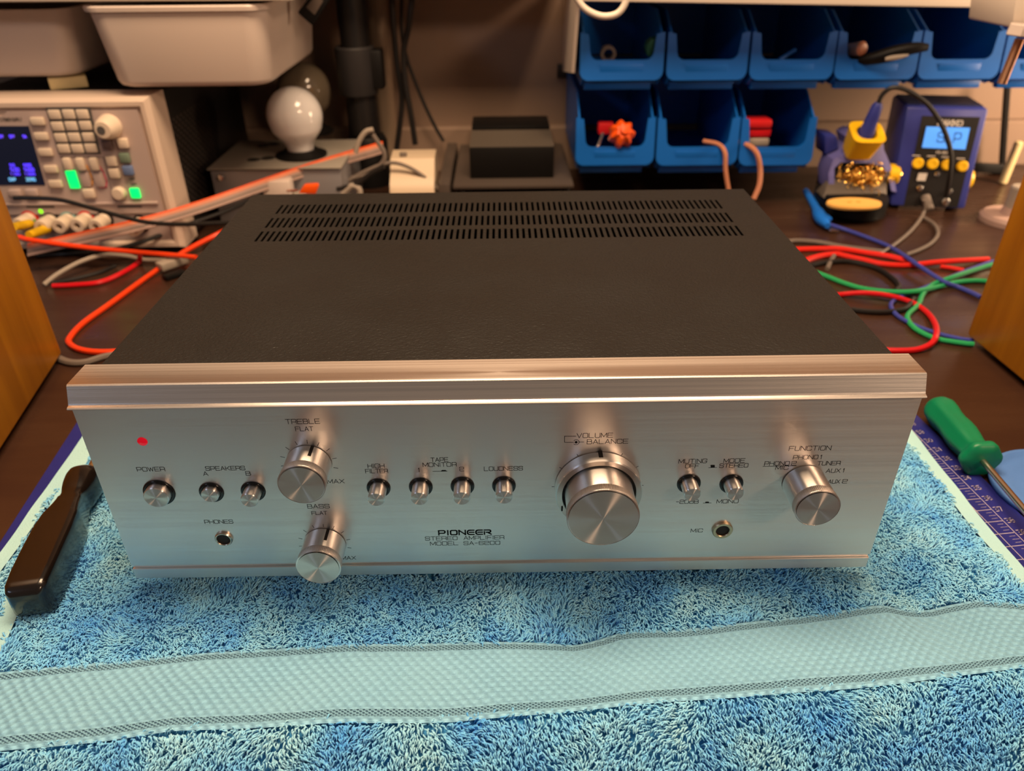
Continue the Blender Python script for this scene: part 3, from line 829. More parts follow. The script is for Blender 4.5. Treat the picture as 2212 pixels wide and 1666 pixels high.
# green screwdriver on the right
G0_ = at(2026, 882, z=-.0045); G1 = at(2118, 990, z=-.0025); ax = (G1 - G0_).normalized(); LG = (G1 - G0_).length
st = thing('green_screwdriver', 'green plastic screwdriver lying on the desk right of the amplifier', 'screwdriver', (G0_.x, G0_.y, TZ))
gs = [(-.010, 0), (-.0095, .004), (-.006, .0082), (0, .0108), (.010, .0121), (.022, .0120), (.034, .0111), (.046, .0109), (.058, .0116), (.072, .0117), (.086, .0108), (.096, .0098), (.103, .0098), (.108, .0112), (.112, .0137), (.119, .0140), (.122, .0128), (.1235, .0060), (.1235, 0)]
sc_ = (LG + .010) / .1335
mod = lambda a, h: (1 + .045 * math.cos(6 * a)) if h > .004 else 1
put('handle', B().lathe([(r, (h + .0) * sc_ + .0) for h, r in gs], G0_, ax, 48, mod), M_green, st, angle=50)
put('shaft', B().cyl(G1 - ax * .01, G1 + ax * .125 + Vector((0, 0, -.0005)), .0023, .0023, 16), M_steel, st)

# blue silicone dish
D0 = at(2290, 1068, z=TZ)
st = thing('silicone_lid', 'round light blue silicone lid under the green screwdriver tip', 'lid', (D0.x, D0.y, TZ))
put('lid_body', B().lathe([(0, 0), (.043, 0), (.0455, .0022), (.0462, .0046), (.0450, .0060), (.0425, .0055), (.0400, .0036), (.0365, .0030), (.0335, .0036), (.0300, .0030), (.0240, .0028), (.0215, .0036), (.0190, .0028), (0, .0026)], (D0.x, D0.y, TZ), seg=72), M_dish, st, angle=80)

# ================================================================== CABINETS LEFT AND RIGHT
def cabinet(name, label, far, near, out, h):
    """wooden case: far = lower far corner of the face in view, near = a second point on its foot"""
    f_ = Vector((far[0], far[1], TZ)); n_ = Vector((near[0], near[1], TZ)); d = (n_ - f_).normalized(); s = Vector((d.y, -d.x, 0)) * out
    Ld = .34; Wd = .21
    c0 = thing(name, label, 'cabinet', (f_ + d * Ld / 2 + s * Wd / 2))
    z0 = Vector((0, 0, .006))
    foot = [f_ + z0, f_ + d * Ld + z0, f_ + d * Ld + s * Wd + z0, f_ + s * Wd + z0]
    if out * d.y > 0: foot = foot[::-1]
    put('case', B().hexa(foot, [p + Vector((0, 0, h)) for p in foot], .003), M_honey, c0)
    for a in (.03, Ld - .03):
        for e_ in (.03, Wd - .03):
            q = f_ + d * a + s * e_
            put('foot', B().cyl((q.x, q.y, TZ), (q.x, q.y, TZ + .0065), .010, .010, 20), M_black, c0)
    return c0


cabinet('wooden_cabinet', 'honey coloured wooden cabinet at the left edge of the photo', (-.4094, .298), (-.3802, .1386), 1, .42)
cabinet('wooden_cabinet', 'honey coloured wooden cabinet at the right edge of the photo', (.4441, .3105), (.4476, .2188), -1, .42)

# ================================================================== SHELF, TUBS
sh = thing('white_shelf', 'cream white shelf board over the white tubs', 'shelf', (-.40, .70, .264))
c = [(-.76, .551, .2612), (-.21, .551, .2590), (-.21, .932, .2590), (-.76, .932, .2612)]
put('board', B().hexa(c, [(a, b_, e_ + .018) for a, b_, e_ in c], .002), M_shelf, sh)
c = [(-.2085, .770, .2650), (.088, .770, .2665), (.088, .932, .2665), (-.2085, .932, .2650)]
put('rear_board', B().hexa(c, [(a, b_, e_ + .018) for a, b_, e_ in c], .002), M_shelf, sh)
for x in (-.745, -.232):
    put('bracket', B().hexa([(x, .70, .252), (x + .02, .70, .252), (x + .02, .932, .24), (x, .932, .24)], [(x, .70, .2588), (x + .02, .70, .2588), (x + .02, .932, .2588), (x, .932, .2588)]), M_black, sh)
sh = thing('white_shelf', 'cream white shelf board over the blue bins', 'shelf', (.40, .72, .25))
pL = at(1243, 3, y=.655); pR = at(2290, 19.5, y=.655)
z0, z1 = pL.z, pR.z
c = [(pL.x, .655, z0), (pR.x, .655, z1), (pR.x + .08, .932, z1), (pL.x + .03, .932, z0)]
put('board', B().hexa(c, [(a, b_, e_ + .020) for a, b_, e_ in c], .002), M_shelf, sh)
q = at(1232, 60, y=.70)
put('side_bracket', B().hexa([(pL.x + .002, .70, z0 - .085), (pL.x + .006, .70, z0 - .085), (pL.x + .012, .93, z0 - .12), (pL.x + .008, .93, z0 - .12)], [(pL.x + .002, .66, z0), (pL.x + .006, .66, z0), (pL.x + .012, .93, z0), (pL.x + .008, .93, z0)]), M_shelf, sh)


def tub(label, xl, xr, y, zt, zb, taper, depth, rim=True):
    """rounded tapering plastic tub hanging under the shelf, open at the top"""
    t = thing('storage_tub', label, 'storage tub', ((xl + xr) / 2, y + depth / 2, zb), group=None)
    def ring(z, ins, wall=0.0):
        x0, x1, y0, y1 = xl + ins + wall, xr - ins - wall, y + ins * .75 + wall, y + depth - ins * .5 - wall; r = max(.004, .022 - wall); out = []
        for cx, cy, a0 in ((x1 - r, y0 + r, -PI / 2), (x1 - r, y1 - r, 0), (x0 + r, y1 - r, PI / 2), (x0 + r, y0 + r, PI)):
            for k in range(7): a = a0 + PI / 2 * k / 6; out.append((cx + r * math.cos(a), cy + r * math.sin(a), z))
        return out
    R = [ring(zb, taper + .006), ring(zb + .0015, taper + .0025), ring(zb + .006, taper), ring(zt, 0), ring(zt, 0, .003), ring(zb + .008, taper, .003)]
    put('tub_body', B().loft(R), M_tub, t, angle=50)
    if rim:
        R = [ring(zt - .0045, -.0035), ring(zt - .0005, -.0042), ring(zt + .0012, -.003), ring(zt + .0012, .002), ring(zt - .0045, .001)]
        put('rim', B().loft(R, cap=False), M_tub, t)
    return t


tub('white plastic storage tub with tapering sides hanging above the grey socket box', -.4325, -.2440, .555, .2545, .1745, .0085, .26)
tub('white plastic storage tub hanging above the bench power supply', -.70, -.4745, .600, .2490, .1790, .010, .25, rim=False)

# ================================================================== BENCH POWER SUPPLY
PY = .560
ps = thing('bench_power_supply', 'cream fronted laboratory power supply with keypad and colour screen', 'power supply', (-.47, .72, TZ))
pa = lambda u, v, d=0.0: at(u, v, y=PY) + Vector((0, -d, 0))
TR = pa(318, 210); XR = -.3868; XL = -.620; ZT = TR.z; ZB = TZ + .006
XR = TR.x
# front shell: outer frame with chamfer sloping in to the recessed face
FW = .012
outer = lambda y, i=0: [(XL + i, y, ZB + i), (XR - i, y, ZB + i), (XR - i, y, ZT - i), (XL + i, y, ZT - i)]
b = B()
b.loft([outer(PY + .045), outer(PY + .004), outer(PY - .004, .004), outer(PY - .004, .0085), outer(PY + .0005, .0125)])
put('front_shell', b, M_psu, ps, smooth=False)
put('body', B().box(((XL + XR) / 2 - .001, PY + .18, (ZT + ZB) / 2 - .001), (XR - XL - .006, .29, ZT - ZB - .004), .002), M_blackm, ps)
# perforated right side: rows of punched holes
b = B()
for k in range(12):
    for j in range(20):
        b.lathe([(0, .0002), (.0021, 0)], (XR - .0038, PY + .058 + j * .0062, ZB + .03 + k * .0095 + (j % 2) * .0045), (1, 0, 0), 6)
put('vent_hole', b, M_tray, ps, kind='stuff', smooth=False)
fq = [pa(*q) for q in ((52, 246), (285, 229), (330, 437), (40, 437))]
put('control_face', B().prism([(XL + .012, ZB + .046), (XR - .0135, ZB + .046), (XR - .0135, ZT - .0125), (XL + .075, ZT - .0125), (XL + .065, ZT - .0185), (XL + .012, ZT - .0185)], lambda a, c, d: (a, d, c), PY + .001, PY - .003), M_psuface, ps, smooth=False)
put('terminal_panel', B().box(((XL + XR) / 2, PY + .0005, ZB + .028), (XR - XL - .024, .003, .032)), M_psuface, ps, smooth=False)
zl = pa(250, 437).z
put('ledge', B().box(((XL + XR) / 2 - .002, PY - .0035, zl), (XR - XL - .03, .004, .0025), .0006), M_psuface, ps)
FY = PY - .003
fa = lambda u, v: at(u, v, y=FY)


def zq(x, y): return (x * .18009, 180 + y * .18009)       # from the enlarged view to photo pixels


def key(name, x, y, w_, h_, dep, m, rnd=.0012, par=None, label=None):
    q = fa(*zq(x, y)); px = 1 / 1605.0
    return put(name, B().box((q.x, FY - dep / 2, q.z), (w_ * .18009 * px, dep, h_ * .18009 * px * 1.22), rnd), m, par or ps, label=label)


q4 = [fa(*zq(*q)) for q in ((712, 845), (1212, 845), (1088, 295), (556, 295))]
pad = put('keypad', B().hexa([(p.x, FY, p.z) for p in q4], [(p.x, FY - .0012, p.z) for p in q4]), M_keypad, ps, smooth=False)
for r_ in ((665, 372), (835, 368), (1000, 368)), ((700, 512), (865, 508), (1035, 503)), ((738, 648), (900, 643), (1070, 641)), ((775, 778), (937, 778), (1100, 773)):
    for x, y in r_: key('key', x, y, 116, 72, .0032, M_key, .0012, pad)
for i, (x, y) in enumerate(((465, 450), (510, 630), (560, 820), (625, 1022), (680, 1200))): key('menu_button', x, y, 132, 62, .0045, M_key, .0012)
for x, y in ((200, 1305), (400, 1300)): key('menu_button', x, y, 120, 60, .006, M_psuface, .0012)
for x, y, m, nm in ((1310, 725, M_brownk, 'function_button'), (1492, 710, M_key, 'function_button'), (1355, 925, M_key, 'function_button'), (1388, 1070, M_key, 'function_button'), (1512, 885, M_greyk, 'function_button'), (1552, 1035, M_bluek, 'function_button')):
    key(nm, x, y, 100, 80, .006, m, .0014, label={M_greyk: 'grey green button', M_bluek: 'grey blue button', M_brownk: 'dark button'}.get(m))
for x, y in ((830, 960), (985, 960), (1148, 960)): key('channel_button', x, y, 80, 105, .006, M_key, .0018)
key('channel_button', 880, 1150, 100, 150, .003, M_glow, .001, label='channel button lit green')
for x, y in ((1030, 1155), (1192, 1155)): key('channel_button', x, y, 90, 120, .003, M_psuface, .001)
key('channel_button', 1085, 1312, 118, 80, .006, M_key, .002)
key('output_button', 1630, 1312, 100, 86, .004, M_glow, .0016, label='output button lit green')
q = fa(*zq(1440, 1310)); put('round_button', B().lathe([(.0078, 0), (.0074, .006), (.006, .0075), (0, .0078)], (q.x, FY, q.z), NY, 28), M_key, ps)
q = fa(*zq(1322, 515))
dial = put('dial_knob', B().lathe([(.0135, 0), (.0132, .004), (.0122, .010), (.0105, .0165), (.0085, .019), (0, .0194)], (q.x, FY, q.z), NY, 40), M_key, ps)
put('finger_dimple', B().lathe([(0, 0), (.0045, .0)], (q.x - .0015, FY - .0197, q.z), NY, 24), M_keypad, dial, smooth=False)


def outline(name, pts, th, m):
    P = [fa(*zq(*p)) for p in pts]; b = B(); ribbon(b, [[(p.x, p.z) for p in P]], lambda a, c, d: (a, FY - .0004, c), 1, 1, th); put(name, b, m, ps, smooth=False)


outline('printed_line', [(1040, 985), (1075, 1060), (1110, 1150), (1110, 1225), (1070, 1245)], .0016, M_orangep)
outline('printed_line', [(1190, 985), (1240, 1060), (1282, 1170), (1275, 1250), (1200, 1245)], .0016, M_magp)
outline('printed_line', [(885, 1010), (915, 1100), (960, 1210), (880, 1265)], .0010, M_tealp)
outline('printed_line', [(730, 885), (1245, 885), (1365, 1395)], .0006, M_keypad)
outline('printed_line', [(1560, 1150), (1610, 1140)], .0016, M_keypad); outline('printed_line', [(1580, 1215), (1630, 1205)], .0016, M_keypad)
# screen with its read-outs
SQ = [fa(*zq(*q)) for q in ((-260, 1220), (545, 1220), (345, 512), (-450, 512))]
scr = put('screen', B().hexa([(p.x, FY + .0005, p.z) for p in SQ], [(p.x, FY - .0008, p.z) for p in SQ]), M_screen, ps, smooth=False)


def readout(txt, x0, x1, y, h, m):
    a = fa(*zq(x0, y)); c = fa(*zq(x1, y)); b = B(); pol, _ = strokes_text(txt)
    ribbon(b, pol, lambda p_, q_, d: (a.x + p_, FY - .0011, a.z + q_), c.x - a.x, h, h * .22); put('screen_text', b, m, scr, smooth=False)


for a in (('OFF', 0, 55, 652, .0030, M_purple), ('OFF', 125, 190, 652, .0030, M_purple), ('5A', 285, 328, 652, .0030, M_purple), ('0.0', 130, 185, 995, .0030, M_purple), ('0.000', 295, 385, 995, .0030, M_purple), ('5.00', 140, 240, 1050, .0034, M_purple), ('5.000', 305, 420, 1050, .0034, M_purple),
          ('1.00', 140, 250, 1100, .0028, M_purple), ('1.000', 310, 430, 1100, .0028, M_purple), ('OVP', 120, 200, 1168, .0034, M_cyan), ('ZERO', 325, 435, 1168, .0034, M_cyan)): readout(*a)
a = fa(*zq(8, 455)); c = fa(*zq(270, 455)); b = B(); pol, _ = strokes_text('C POWER SUPPLY'); ribbon(b, pol, lambda p_, q_, d: (a.x + p_, FY - .0003, a.z + q_), c.x - a.x, .0034, .0005)
put('printed_word', b, M_keypad, ps, smooth=False, label='printed words POWER SUPPLY')
# terminals
ty = PY - .001
q = at(90, 455.5, y=ty); put('indicator_lamp', B().lathe([(.0034, 0), (.0028, .0022), (0, .003)], (q.x, ty, q.z), NY, 20), M_lime, ps, label='lime indicator lamp')
for u, v, rc_ in ((66, 472, M_redp), (112, 476, M_oring), (150, 474, M_tealp), (188, 472, M_redp), (227, 474, M_oring), (304, 482, M_oring)):
    q = at(u, v, y=ty)
    t = put('terminal_post', B().lathe([(.0082, 0), (.0082, .004), (.0074, .0050), (.0076, .006), (.0086, .008), (.0086, .022), (.0076, .0240), (.0036, .0240), (.0036, .014), (0, .014)], (q.x, ty - .0015, q.z), NY, 28), M_post, ps)
    put('terminal_ring', B().lathe([(.0102, 0), (.0102, .0020), (.0080, .0024)], (q.x, ty, q.z), NY, 28), rc_, t)
outline('printed_line', [(330, 1482), (640, 1482)], .0026, M_keypad); outline('printed_line', [(1425, 1478), (1690, 1478)], .0026, M_keypad); outline('printed_line', [(785, 1570), (860, 1570)], .0020, M_keypad); outline('printed_line', [(1030, 1570), (1130, 1570)], .0020, M_keypad)
for x in (XL + .02, XR - .02): put('foot', B().box((x, PY + .03, TZ + .003), (.02, .02, .0062), .001), M_black, ps)
# banana plugs
for k, (u0, v0, u1, v1, lb) in enumerate(((103, 494, 62, 508, 'yellow banana plug in the second terminal of the power supply'), (66, 484, 30, 490, 'yellow banana plug in the leftmost visible terminal of the power supply'))):
    p0 = at(u0, v0, y=PY - .020); p1 = at(u1, v1, y=PY - .052)
    t = thing('banana_plug', lb, 'plug', p1); put('sleeve', B().lathe([(0, 0), (.0048, 0), (.0056, .002), (.0052, .020), (.0044, (p1 - p0).length), (0, (p1 - p0).length)], p0, p1 - p0, 20), M_yel, t)
    put('pin', B().cyl(p0, p0 + Vector((0, .010, .001)), .0020, .0020, 12), M_chrome, t)
# cream block on top of it
q0 = at(78, 200, z=ZT); blk = at(120, 196, z=ZT + .0001)
mx_ = Matrix.Translation((blk.x + .004, blk.y + .025, ZT + .0062)) @ Matrix.Rotation(math.radians(28), 4, 'Z')
tag(put('foam_block', B().box((0, 0, 0), (.040, .030, .0125), .0015, mx_), M_cream), 'small cream coloured block lying on top of the power supply', 'block')

# ================================================================== SOCKET BOX AND BULBS
sb = thing('socket_box', 'grey metal box with lamp sockets and outlet holes behind the power supply', 'lamp socket box', (-.29, .76, TZ))
bx0, bx1, by0, by1, bz = -.378, -.205, .655, .800, .0585
put('case', B().box(((bx0 + bx1) / 2, (by0 + by1) / 2 + .002, (TZ + bz) / 2 - .002), (bx1 - bx0 - .004, by1 - by0 - .004, bz - TZ - .004), .002), M_alufront, sb)
put('lid_plate', B().box(((bx0 + bx1) / 2, (by0 + by1) / 2, bz - .001), (bx1 - bx0, by1 - by0, .0022), .0008), M_alubox, sb)
for u, v in ((548, 345), (578, 342), (570, 314), (592, 311)):
    q = at(u, v, z=bz); put('outlet_hole', B().lathe([(0, .0004), (.0085, .0004), (.0095, 0)], (q.x, q.y, bz), seg=20), M_dark, sb)
q = at(476, 384, y=by0); put('screw', B().lathe([(.004, 0), (.0035, .0015), (0, .002)], (q.x, by0 - .0001, q.z), NY, 16), M_chrome, sb)
b1 = at(652, 336, z=bz); b2 = at(672, 285, z=bz)
for q in (b1, b2):
    put('lamp_socket', B().lathe([(.034, 0), (.034, .003), (.026, .006), (.022, .009), (.019, .009), (.0185, .003), (0, .003)], (q.x, q.y, bz), seg=40), M_black, sb)


def bulb(q, R, H, m, label, tilt):
    t = thing('light_bulb', label, 'light bulb', (q.x, q.y, bz + .003))
    pr = [(.0160, 0), (.0175, .004)]
    neck = .0180; hc = H - R
    for k in range(9):
        s = k / 8; pr.append((neck + (R * .93 - neck) * (s * s * (3 - 2 * s)) if s < 1 else R * .93, .008 + (hc - R * .37 - .008) * s))
    for k in range(1, 17):
        a = -.38 + (PI / 2 + .38) * k / 16; pr.append((max(0, R * math.cos(a)), hc + R * math.sin(a)))
    put('glass', B().lathe(pr, (q.x, q.y, bz + .004), (tilt, 0, 1), 48), m, t, angle=80)
    put('screw_cap', B().cyl((q.x, q.y, bz + .0032), (q.x, q.y, bz + .0060), .0135, .0135, 28), M_chrome, t)


bulb(b1, .0362, .0845, M_bulb, 'frosted white light bulb standing in the front lamp socket', -.03)
bulb(b2, .0385, .094, M_bulb2, 'dull grey light bulb behind the frosted white one', -.03)
# loose bits in front of the box
q = at(660, 408, y=.60); sp_ = thing('crimp_connector', 'bright orange red spade connector beside the grey socket box', 'connector', q)
put('connector_sleeve', B().hexa([at(u, v, y=.60) for u, v in ((645, 418), (682, 420), (690, 400), (655, 402))], [at(u, v, y=.612) for u, v in ((648, 412), (680, 412), (688, 394), (660, 396))], .001), M_orange, sp_)
put('blade', B().box((q.x - .018, .606, q.z - .004), (.014, .006, .0012)), M_chrome, sp_)
q = at(600, 402, y=.635); sp_ = thing('plug_block', 'white plug block in front of the socket box under the ribbon cable', 'plug', (q.x, .64, TZ))
put('plug_body', B().box((q.x, .636, q.z - .006), (.036, .022, .030), .003), M_tub, sp_); put('cable_gland', B().cyl((q.x + .018, .636, q.z - .010), (q.x + .032, .640, q.z - .014), .005, .004, 16), M_palegry, sp_)

# ================================================================== POLE, CLIP, WALL CABLES
tp = at(766, 0, y=.84); bt_ = at(792, 282, y=.84)
po = thing('support_pole', 'thick black pole with a grey collar standing behind the light bulbs', 'pole', (bt_.x, .84, TZ))
px_ = (at(766, 60, y=.84).x + bt_.x) / 2
put('tube', B().tube([(px_ - .002, .84, bt_.z - .012), (px_ - .002, .84, .2645)], .0205, 32, smooth=False), M_polem, po)
cz0, cz1 = at(775, 208, y=.82).z, at(775, 103, y=.82).z
put('collar', B().lathe([(.0206, 0), (.027, 0), (.028, .002), (.028, cz1 - cz0 - .002), (.026, cz1 - cz0), (.0206, cz1 - cz0)], (px_ - .004, .838, cz0), seg=40), M_greyp, po, label='grey collar')
put('clamp_lug', B().box((px_ + .024, .838, (cz0 + cz1) / 2 + .002), (.022, .03, cz1 - cz0 - .012), .003), M_black, po)
put('lower_sleeve', B().cyl((px_ - .002, .84, bt_.z - .004), (px_ - .002, .84, cz0), .0235, .0225, 32), M_polem, po)
put('base', B().lathe([(.030, TZ), (.030, bt_.z - .014), (.026, bt_.z - .006), (0, bt_.z - .004)], (px_, .84, 0), seg=40), M_black, po)
# hanging clip tool
c0 = at(693, -8, y=.66); c1 = at(658, 42, y=.66); d = (c1 - c0).normalized(); s = Vector((-d.z, 0, d.x))
cl = thing('hanging_clip', 'small black clip with a grey window hanging at the top beside the pole', 'clip', c1)
mk = lambda a, w_, y: [c0 + d * a + s * -w_ + Vector((0, y, 0)), c0 + d * a + s * w_ + Vector((0, y, 0))]
l_ = (c1 - c0).length
put('clip_body', B().hexa([*mk(-.02, .009, 0), *reversed(mk(l_, .0105, 0))], [*mk(-.02, .009, .012), *reversed(mk(l_, .0105, .012))], .002), M_black, cl)
put('window', B().hexa([*mk(.002, .005, -.001), *reversed(mk(l_ - .012, .006, -.001))], [*mk(.002, .005, .001), *reversed(mk(l_ - .012, .006, .001))]), M_tray, cl)
c0 = at(556, 24, y=.74); c1 = at(648, -2, y=.74)
tag(put('black_strap', B().tube([c0 + Vector((0, .0, -.002)), (c0 + c1) / 2, c1], .007, 10), M_black), 'black strap running behind the upper rim of the white tub', 'strap')


def cable(name, label, cat, pix, r, m, y=None, z=None, seg=8, n=6, group=None):
    """cable through pixels, each (u, v) on the common plane or (u, v, 'y'|'z', value)"""
    P = []
    for q in pix:
        if len(q) == 4: P.append(at(q[0], q[1], **{q[2]: q[3]}))
        else: P.append(at(q[0], q[1], y=y) if y is not None else at(q[0], q[1], z=z))
    o = put(name, B().tube(P, r, seg, n), m)
    return tag(o, label, cat, group)


cable('wall_cable', 'black cable hanging down the wall, leftmost of the three beside the pole', 'cable', [(846, -20), (850, 60), (858, 140), (868, 200), (866, 250), (856, 330), (852, 372)], .0042, M_blk, y=.86)
cable('wall_cable', 'black cable hanging down the wall into the cream adapter', 'cable', [(892, -20), (882, 60), (872, 110), (876, 180), (888, 250), (897, 312)], .0042, M_blk, y=.85)
cable('wall_cable', 'thin dark cable slanting down the wall to the finned black box', 'cable', [(868, -20), (868, 70), (880, 130), (910, 210), (938, 270), (958, 305)], .0028, M_blk, y=.89)
for pix, r, m, lb in (([(805, 290), (818, 310), (830, 330), (826, 352), (795, 375), (760, 385)], .0030, M_gry, 'grey cable curling round the end of the ribbon cable'),
                      ([(745, 395), (790, 370), (840, 352), (880, 360), (920, 385), (950, 412)], .0026, M_gry, 'thin grey cable looping in front of the cream adapter'),
                      ([(728, 408), (770, 398), (800, 375), (830, 358)], .0030, M_blk, 'black cable crossing behind the amplifier near the orange connector'),
                      ([(768, 330), (776, 305), (790, 285), (806, 280)], .0034, M_palegry, 'short pale cable rising at the foot of the pole'),
                      ([(740, 420), (760, 402), (775, 408), (778, 424)], .0040, M_palegry, 'grey plug lead standing behind the amplifier')):
    cable('grey_cable', lb, 'cable', pix, r, m, y=.66 if 'behind the amp' in lb else .70)

# ================================================================== CREAM ADAPTER, TRAY, FINNED BOX
ad = thing('power_adapter', 'cream coloured power adapter with a rounded front behind the amplifier', 'adapter', (-.115, .74, TZ))
f0, f1 = at(842, 400, y=.69), at(938, 404, y=.69); zt = at(900, 322, y=.755).z
prof = [(.76, TZ), (.685, TZ), (.683, .010), (.690, .025), (.702, .034), (.72, zt - .004), (.752, zt), (.76, zt - .003)]
put('adapter_case', B().prism(prof, lambda a, c, d: (d, a, c), f0.x, f1.x), M_adapt, ad)
for u, v in ((872, 334), (868, 347)):
    q = at(u, v, y=.732); put('socket_slot', B().box((q.x, .728, q.z + .001), (.010, .005, .006), .001), M_gry, ad)

hb_y = .72
TT = .0225
tr = thing('equipment_tray', 'dark grey tray on short legs under the finned black box', 'tray', (0, .80, TZ))
a0 = at(978, 402, y=.69); a1 = at(1240, 394, y=.69)
put('tray_top', B().box(((a0.x + a1.x) / 2, .80, TT - .003), (a1.x - a0.x, .22, .006), .002), M_tray, tr)
put('tray_side', B().box((a0.x - .012, .80, .004), (.016, .22, .042), .002), M_tray, tr)
for x in (a0.x + .01, a1.x - .01):
    for y in (.70, .90): put('leg', B().cyl((x, y, TZ), (x, y, TT - .004), .006, .006, 16), M_black, tr)
hb = thing('finned_box', 'black box with metal cooling fins on its top standing on the grey tray', 'heat sink box', (.02, .81, TT))
x0, x1 = at(1016, 385, y=hb_y).x, at(1196, 372, y=hb_y).x; zt = at(1100, 312, y=hb_y).z - .004; y1 = .895
put('case', B().box(((x0 + x1) / 2, (hb_y + y1) / 2, (TT + zt) / 2), (x1 - x0, y1 - hb_y, zt - TT), .0015), M_black, hb)
for k in range(11):
    yy = hb_y + .004 + k * .0088
    put('fin', B().box(((x0 + x1) / 2, yy, zt + .0006), (x1 - x0, .0036, .0016), .0004), M_fin, hb)
put('back_plate', B().box(((x0 + x1) / 2, (yy + .012 + y1) / 2, zt + .0018), (x1 - x0, y1 - yy - .012, .0036), .0008), M_black, hb)

# ================================================================== BLUE BINS ON THE WALL
BY = .70          # plane of the bin fronts


def blue_bin(u0, u1, vt, vlip, vb, label, group, back_v):
    """open-fronted storage bin: U-shaped front frame, low lip, side walls rising to a high back"""
    a = at(u0, vb, y=BY); c = at(u1, vb, y=BY); x0, x1, zb = a.x, c.x, (a.z + c.z) / 2
    zl = (at(u0, vlip, y=BY).z + at(u1, vlip, y=BY).z) / 2; zt = at((u0 + u1) / 2, vt, y=BY).z
    zk = at((u0 + u1) / 2, back_v, y=BY).z
    t = thing('storage_bin', label, 'storage bin', ((x0 + x1) / 2, .80, zb - .010), group=group)
    w_ = .0125 * (x1 - x0) / .104; r = .011; zB = zb
    out = []
    for cx, cz, a0 in ((x1 - r, zB + r, -PI / 2),):
        pass
    def arc(cx, cz, r, a0, a1): return [(cx + r * math.cos(a0 + (a1 - a0) * k / 5), cz + r * math.sin(a0 + (a1 - a0) * k / 5)) for k in range(6)]
    # outer U, then inner opening back up
    poly = [(x0, zt)] + arc(x0 + r, zB + r, r, PI, 1.5 * PI) + arc(x1 - r, zB + r, r, 1.5 * PI, 2 * PI) + [(x1, zt), (x1 - w_ * .8, zt - .002)]
    ri = .010
    poly += arc(x1 - w_ - ri, zl + ri, ri, 0, -PI / 2) + arc(x0 + w_ + ri, zl + ri, ri, -PI / 2, -PI) + [(x0 + w_ * .8, zt - .002)]
    put('front_frame', B().prism(poly, lambda p, q, d: (p, d + (q - zB) * .16, q), BY, BY + .004), M_bin, t, angle=40)
    # body
    yb = .925; b = B(); e = .0022
    for xs, sg in ((x0 + .003, 1), (x1 - .003 - e, 1)):
        side = [(BY + .002, zB + .002), (BY + .002 + (zt - zB) * .16, zt), (BY + .055, zk), (yb, zk), (yb, zB - .004), (BY + .016, zB - .008)]
        b.prism(side, lambda p, q, d: (d, p, q), xs, xs + e)
    b.box(((x0 + x1) / 2, (BY + yb) / 2 + .006, zB - .005), (x1 - x0 - .010, yb - BY - .016, .003))
    b.box(((x0 + x1) / 2, yb - .001, (zB + zk) / 2), (x1 - x0 - .006, .003, zk - zB))
    put('bin_body', b, M_bin, t, smooth=False)
    put('bottom_rib', B().box(((x0 + x1) / 2 - .003, BY + .016, zB - .0080), (x1 - x0 - .020, .010, .0100), .001), M_bin, t)
    lab = put('label_recess', B().box(((x0 + x1) / 2, BY + .0018 + (zl - zB) * .08, (zl + zB) / 2 + .001), ((x1 - x0) * .52, .0042, (zl - zB) * .52), .0006), M_bin, t)
    lab.rotation_euler = (0, 0, 0)
    return x0, x1, zb, zl


UP = [(1252, 1431, 'leftmost bin of the upper row holding a green spool and grey ring'), (1438, 1611, 'second bin from the left in the upper row, dark and empty'), (1617, 1796, 'third bin from the left in the upper row, with a blue stick inside'),
      (1800, 1975, 'fourth bin of the upper row with tool handles on its lip'), (1980, 2153, 'fifth bin from the left in the upper row, behind the threaded rod'), (2158, 2332, 'bin of the upper row cut off by the right edge of the photo')]
for i, (u0, u1, lb) in enumerate(UP):
    k = (u0 - 1252) / 920
    blue_bin(u0, u1, 72 - 6 * k, 131 - 2 * k, 174 - 4 * k, 'blue plastic ' + lb, 'blue bins in the upper row', 30)
LO = [(1243, 1411, 'leftmost bin of the lower row, with an orange part inside'), (1416, 1590, 'middle bin of the lower row with copper leads hanging over its lip'), (1594, 1752, 'rightmost bin of the lower row, with a red object inside')]
for u0, u1, lb in LO: blue_bin(u0, u1, 258, 320, 357, 'blue plastic ' + lb, 'blue bins in the lower row', 212)
rail = thing('wall_rail', 'dark steel rail on the wall carrying the blue bins', 'rail', (.40, .93, .12))
for nm, v in (('rail_bar', 150), ('rail_bar', 330)):
    z = at(1500, v, y=.93).z; put(nm, B().box((.39 if v == 150 else .27, .930, z), (.60 if v == 150 else .34, .006, .02), .001), M_blackm, rail)

# contents of the bins
q = at(1411, 100, y=.735); t = thing('ribbed_spool', 'round dark green ribbed spool in the leftmost upper bin', 'spool', q)
put('cap_body', B().lathe([(0, .0), (.009, 0), (.0125, .003), (.0125, .022), (0, .024)], q, NY, 36, lambda a, h: 1 + .04 * math.cos(12 * a)), M_dkgreen, t); put('cap_hub', B().lathe([(.005, 0), (.005, .003), (0, .003)], q + Vector((0, -.0245, 0)), NY, 20), M_dkgreen, t)
q = at(1312, 114, y=.74); tag(put('grey_ring', B().lathe([(.006, 0), (.010, 0), (.010, .012), (.006, .012), (.006, 0)], q, NY, 28), M_gry), 'grey plastic ring lying in the leftmost upper bin', 'ring')
q = at(1690, 128, y=.70); tag(put('blue_stick', B().cyl(at(1682, 130, y=.715), at(1718, 108, y=.725), .0026, .0026, 12), M_bin), 'thin blue plastic stick in the third upper bin', 'stick')
q = at(1865, 104, y=.705); t = thing('brush_handle', 'brown tool handle with a pale orange round end over the fourth upper bin lip', 'tool', q)
